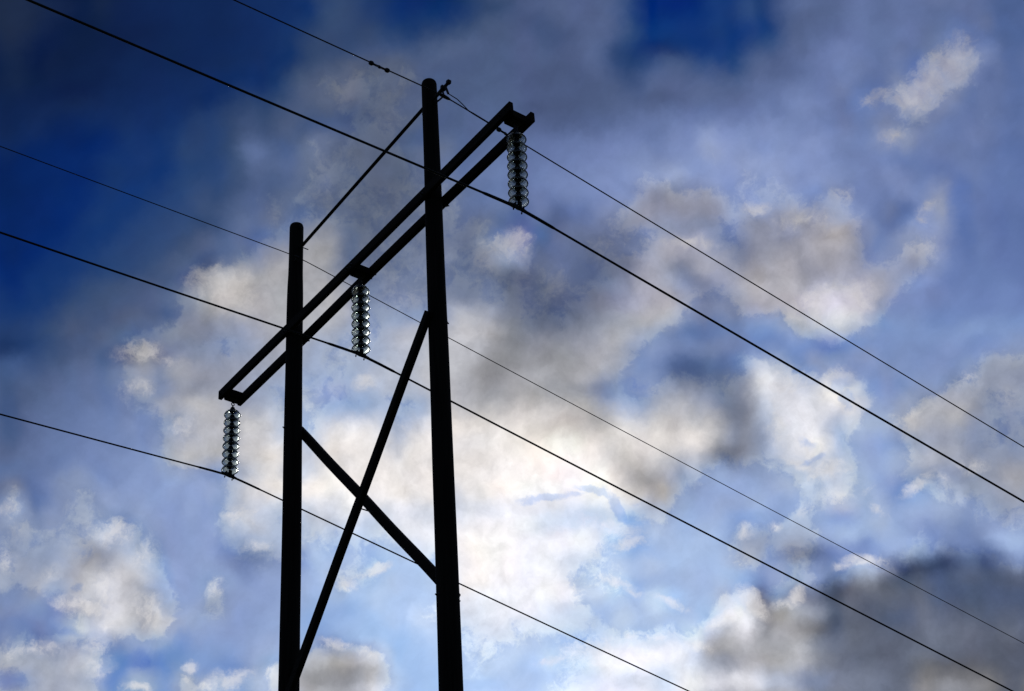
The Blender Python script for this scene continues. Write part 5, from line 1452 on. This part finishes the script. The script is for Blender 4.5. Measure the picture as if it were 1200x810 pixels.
# ------------------------------------------------------------------ wires
def wire_points(at, near, far, y_near=-42.0, y_far=118.0):
    """hanging wire through its support: near side runs to -Y, far side to +Y; (slope, sag, drift)"""
    at = Vector(at)
    pts = []
    n = 60
    for i in range(n, 0, -1):
        t = abs(y_near) * (i / n) ** 1.5
        m, k, e = near
        pts.append(at + Vector((e * t, -t, m * t + k * t * t)))
    pts.append(at.copy())
    for i in range(1, 111):
        t = y_far * (i / 110) ** 1.5
        m, k, e = far
        pts.append(at + Vector((e * t, t, m * t + k * t * t)))
    # ease the kink at the support
    for _ in range(3):
        q = pts[:]
        for j in range(n - 2, n + 3):
            q[j] = pts[j] * 0.5 + (pts[j - 1] + pts[j + 1]) * 0.25
        pts = q
    return pts


def point_on(pts, y):
    for a, b in zip(pts, pts[1:]):
        if a.y <= y <= b.y:
            return a + (b - a) * ((y - a.y) / (b.y - a.y)), (b - a).normalized()


def wire(name, at, near, far, r, label, group, cat):
    pts = wire_points(at, near, far)
    root = empty(name, at)
    bm = bmesh.new()
    add_tube(bm, [p - Vector(at) for p in pts], r, 10)
    st = obj('strand', bm, CABLE, root, True)
    tag(root, label, cat, group)
    return root, pts


CG = 'power conductors hanging from the insulators'
CONDUCTORS = [
    ((3.635, 0.0, 14.811), (-0.00345, 0.00027, -0.01775), (-0.20981, 0.00027, 0.04426), 0.0150,
     'thick power conductor clamped below the insulator string at the high crossarm end'),
    ((-0.015, 0.0, 14.772), (-0.02107, 0.00029, -0.0068), (-0.21577, 0.00027, 0.05357), 0.0140,
     'thick power conductor clamped below the middle insulator string, passing both poles'),
    ((-3.749, 0.0, 14.76), (-0.03841, 0.00030, 0.0), (-0.17876, 0.00029, 0.00767), 0.0125,
     'lowest power conductor, clamped below the insulator string at the low crossarm end'),
]
for at, ne, fa, r, lab in CONDUCTORS:
    root, pts = wire('power_conductor', at, ne, fa, r, lab, CG, 'power line')
    bm = bmesh.new()
    c = Vector(at)
    seq = [point_on(pts, c.y + y)[0] - c for y in (-0.55, -0.50, -0.3, -0.12, 0, 0.12, 0.3, 0.50, 0.55)]
    add_tube(bm, seq, [r * 1.02, r * 1.35, r * 1.4, r * 1.4, r * 1.4, r * 1.4, r * 1.4, r * 1.35, r * 1.02], 10)
    obj('armor_rod', bm, CABLE, root, True)

SG = 'thin earth wires along the pole tops'
root1, pts1 = wire('shield_wire', (2.205, 0.0, 17.919), (-0.0178, 0.0003, -0.00234), (-0.18695, 0.00028, 0.02125), 0.0095,
                   'thin earth wire with small round dampers, held by the bracket on the pole top', SG, 'earth wire')
root2, pts2 = wire('shield_wire', (-1.65, -0.1, 17.581), (-0.02006, 0.0003, -0.00098), (-0.16884, 0.0003, 0.00684), 0.0072,
                   'thinnest wire, plain and without dampers, crossing just below the other pole top', SG, 'earth wire')


def damper(pts, origin, y0, y1, parent):
    """two small weights on a short messenger cable clipped under the wire"""
    o = Vector(origin)
    bm = bmesh.new()
    a, d = point_on(pts, y0)
    b, d2 = point_on(pts, y1)
    drop = Vector((0, 0, -0.022))
    mid = (a + b) / 2
    add_tube(bm, [a + drop - o, mid + drop * 1.2 - o, b + drop - o], 0.006, 8)
    add_box(bm, mid + drop * 0.5 - o, (0.022, 0.034, 0.05), None, 0.004)
    for p in (a, b):
        q = p + drop * 0.4 - o
        add_tube(bm, [q - d * 0.036, q - d * 0.03, q - d * 0.012, q + d * 0.012, q + d * 0.03, q + d * 0.036],
                 [0.012, 0.026, 0.034, 0.034, 0.026, 0.012], 12)
    return obj('vibration_damper', bm, STEEL, parent, True)


damper(pts1, (2.205, 0, 17.919), -1.22, -0.96, root1)
damper(pts1, (2.205, 0, 17.919), 0.935, 1.16, root1)
# jumper that leaves the bracket and joins the earth wire
bm = bmesh.new()
o1 = Vector((2.205, 0.0, 17.919))
j0 = Vector((2.29, 0.01, 17.90))
je, _ = point_on(pts1, 0.42)
jm = (j0 + je) / 2 + Vector((0.02, 0, 0.018))
add_tube(bm, [j0 - o1, j0 * 0.6 + je * 0.4 + Vector((0.018, 0, 0.012)) - o1, j0 * 0.3 + je * 0.7 + Vector((0.010, 0, 0.010)) - o1, je - o1], 0.007, 8)
obj('jumper', bm, CABLE, root1, True)
bm = bmesh.new()
add_tube(bm, [point_on(pts1, y)[0] - o1 for y in (-0.10, -0.06, 0.0, 0.06, 0.10)], [0.014, 0.024, 0.028, 0.024, 0.014], 10)
obj('wire_clamp', bm, STEEL, root1, True)
bm = bmesh.new()
add_tube(bm, [point_on(pts1, y)[0] - o1 for y in (0.42, 0.5, 0.7, 0.85, 0.9)], [0.010, 0.0125, 0.0125, 0.0125, 0.010], 10)
obj('armor_rod', bm, CABLE, root1, True)

S.render.engine = 'CYCLES'
S.cycles.max_bounces = 12
S.cycles.transmission_bounces = 10
S.cycles.transparent_max_bounces = 12
S.cycles.caustics_refractive = False
S.cycles.caustics_reflective = False
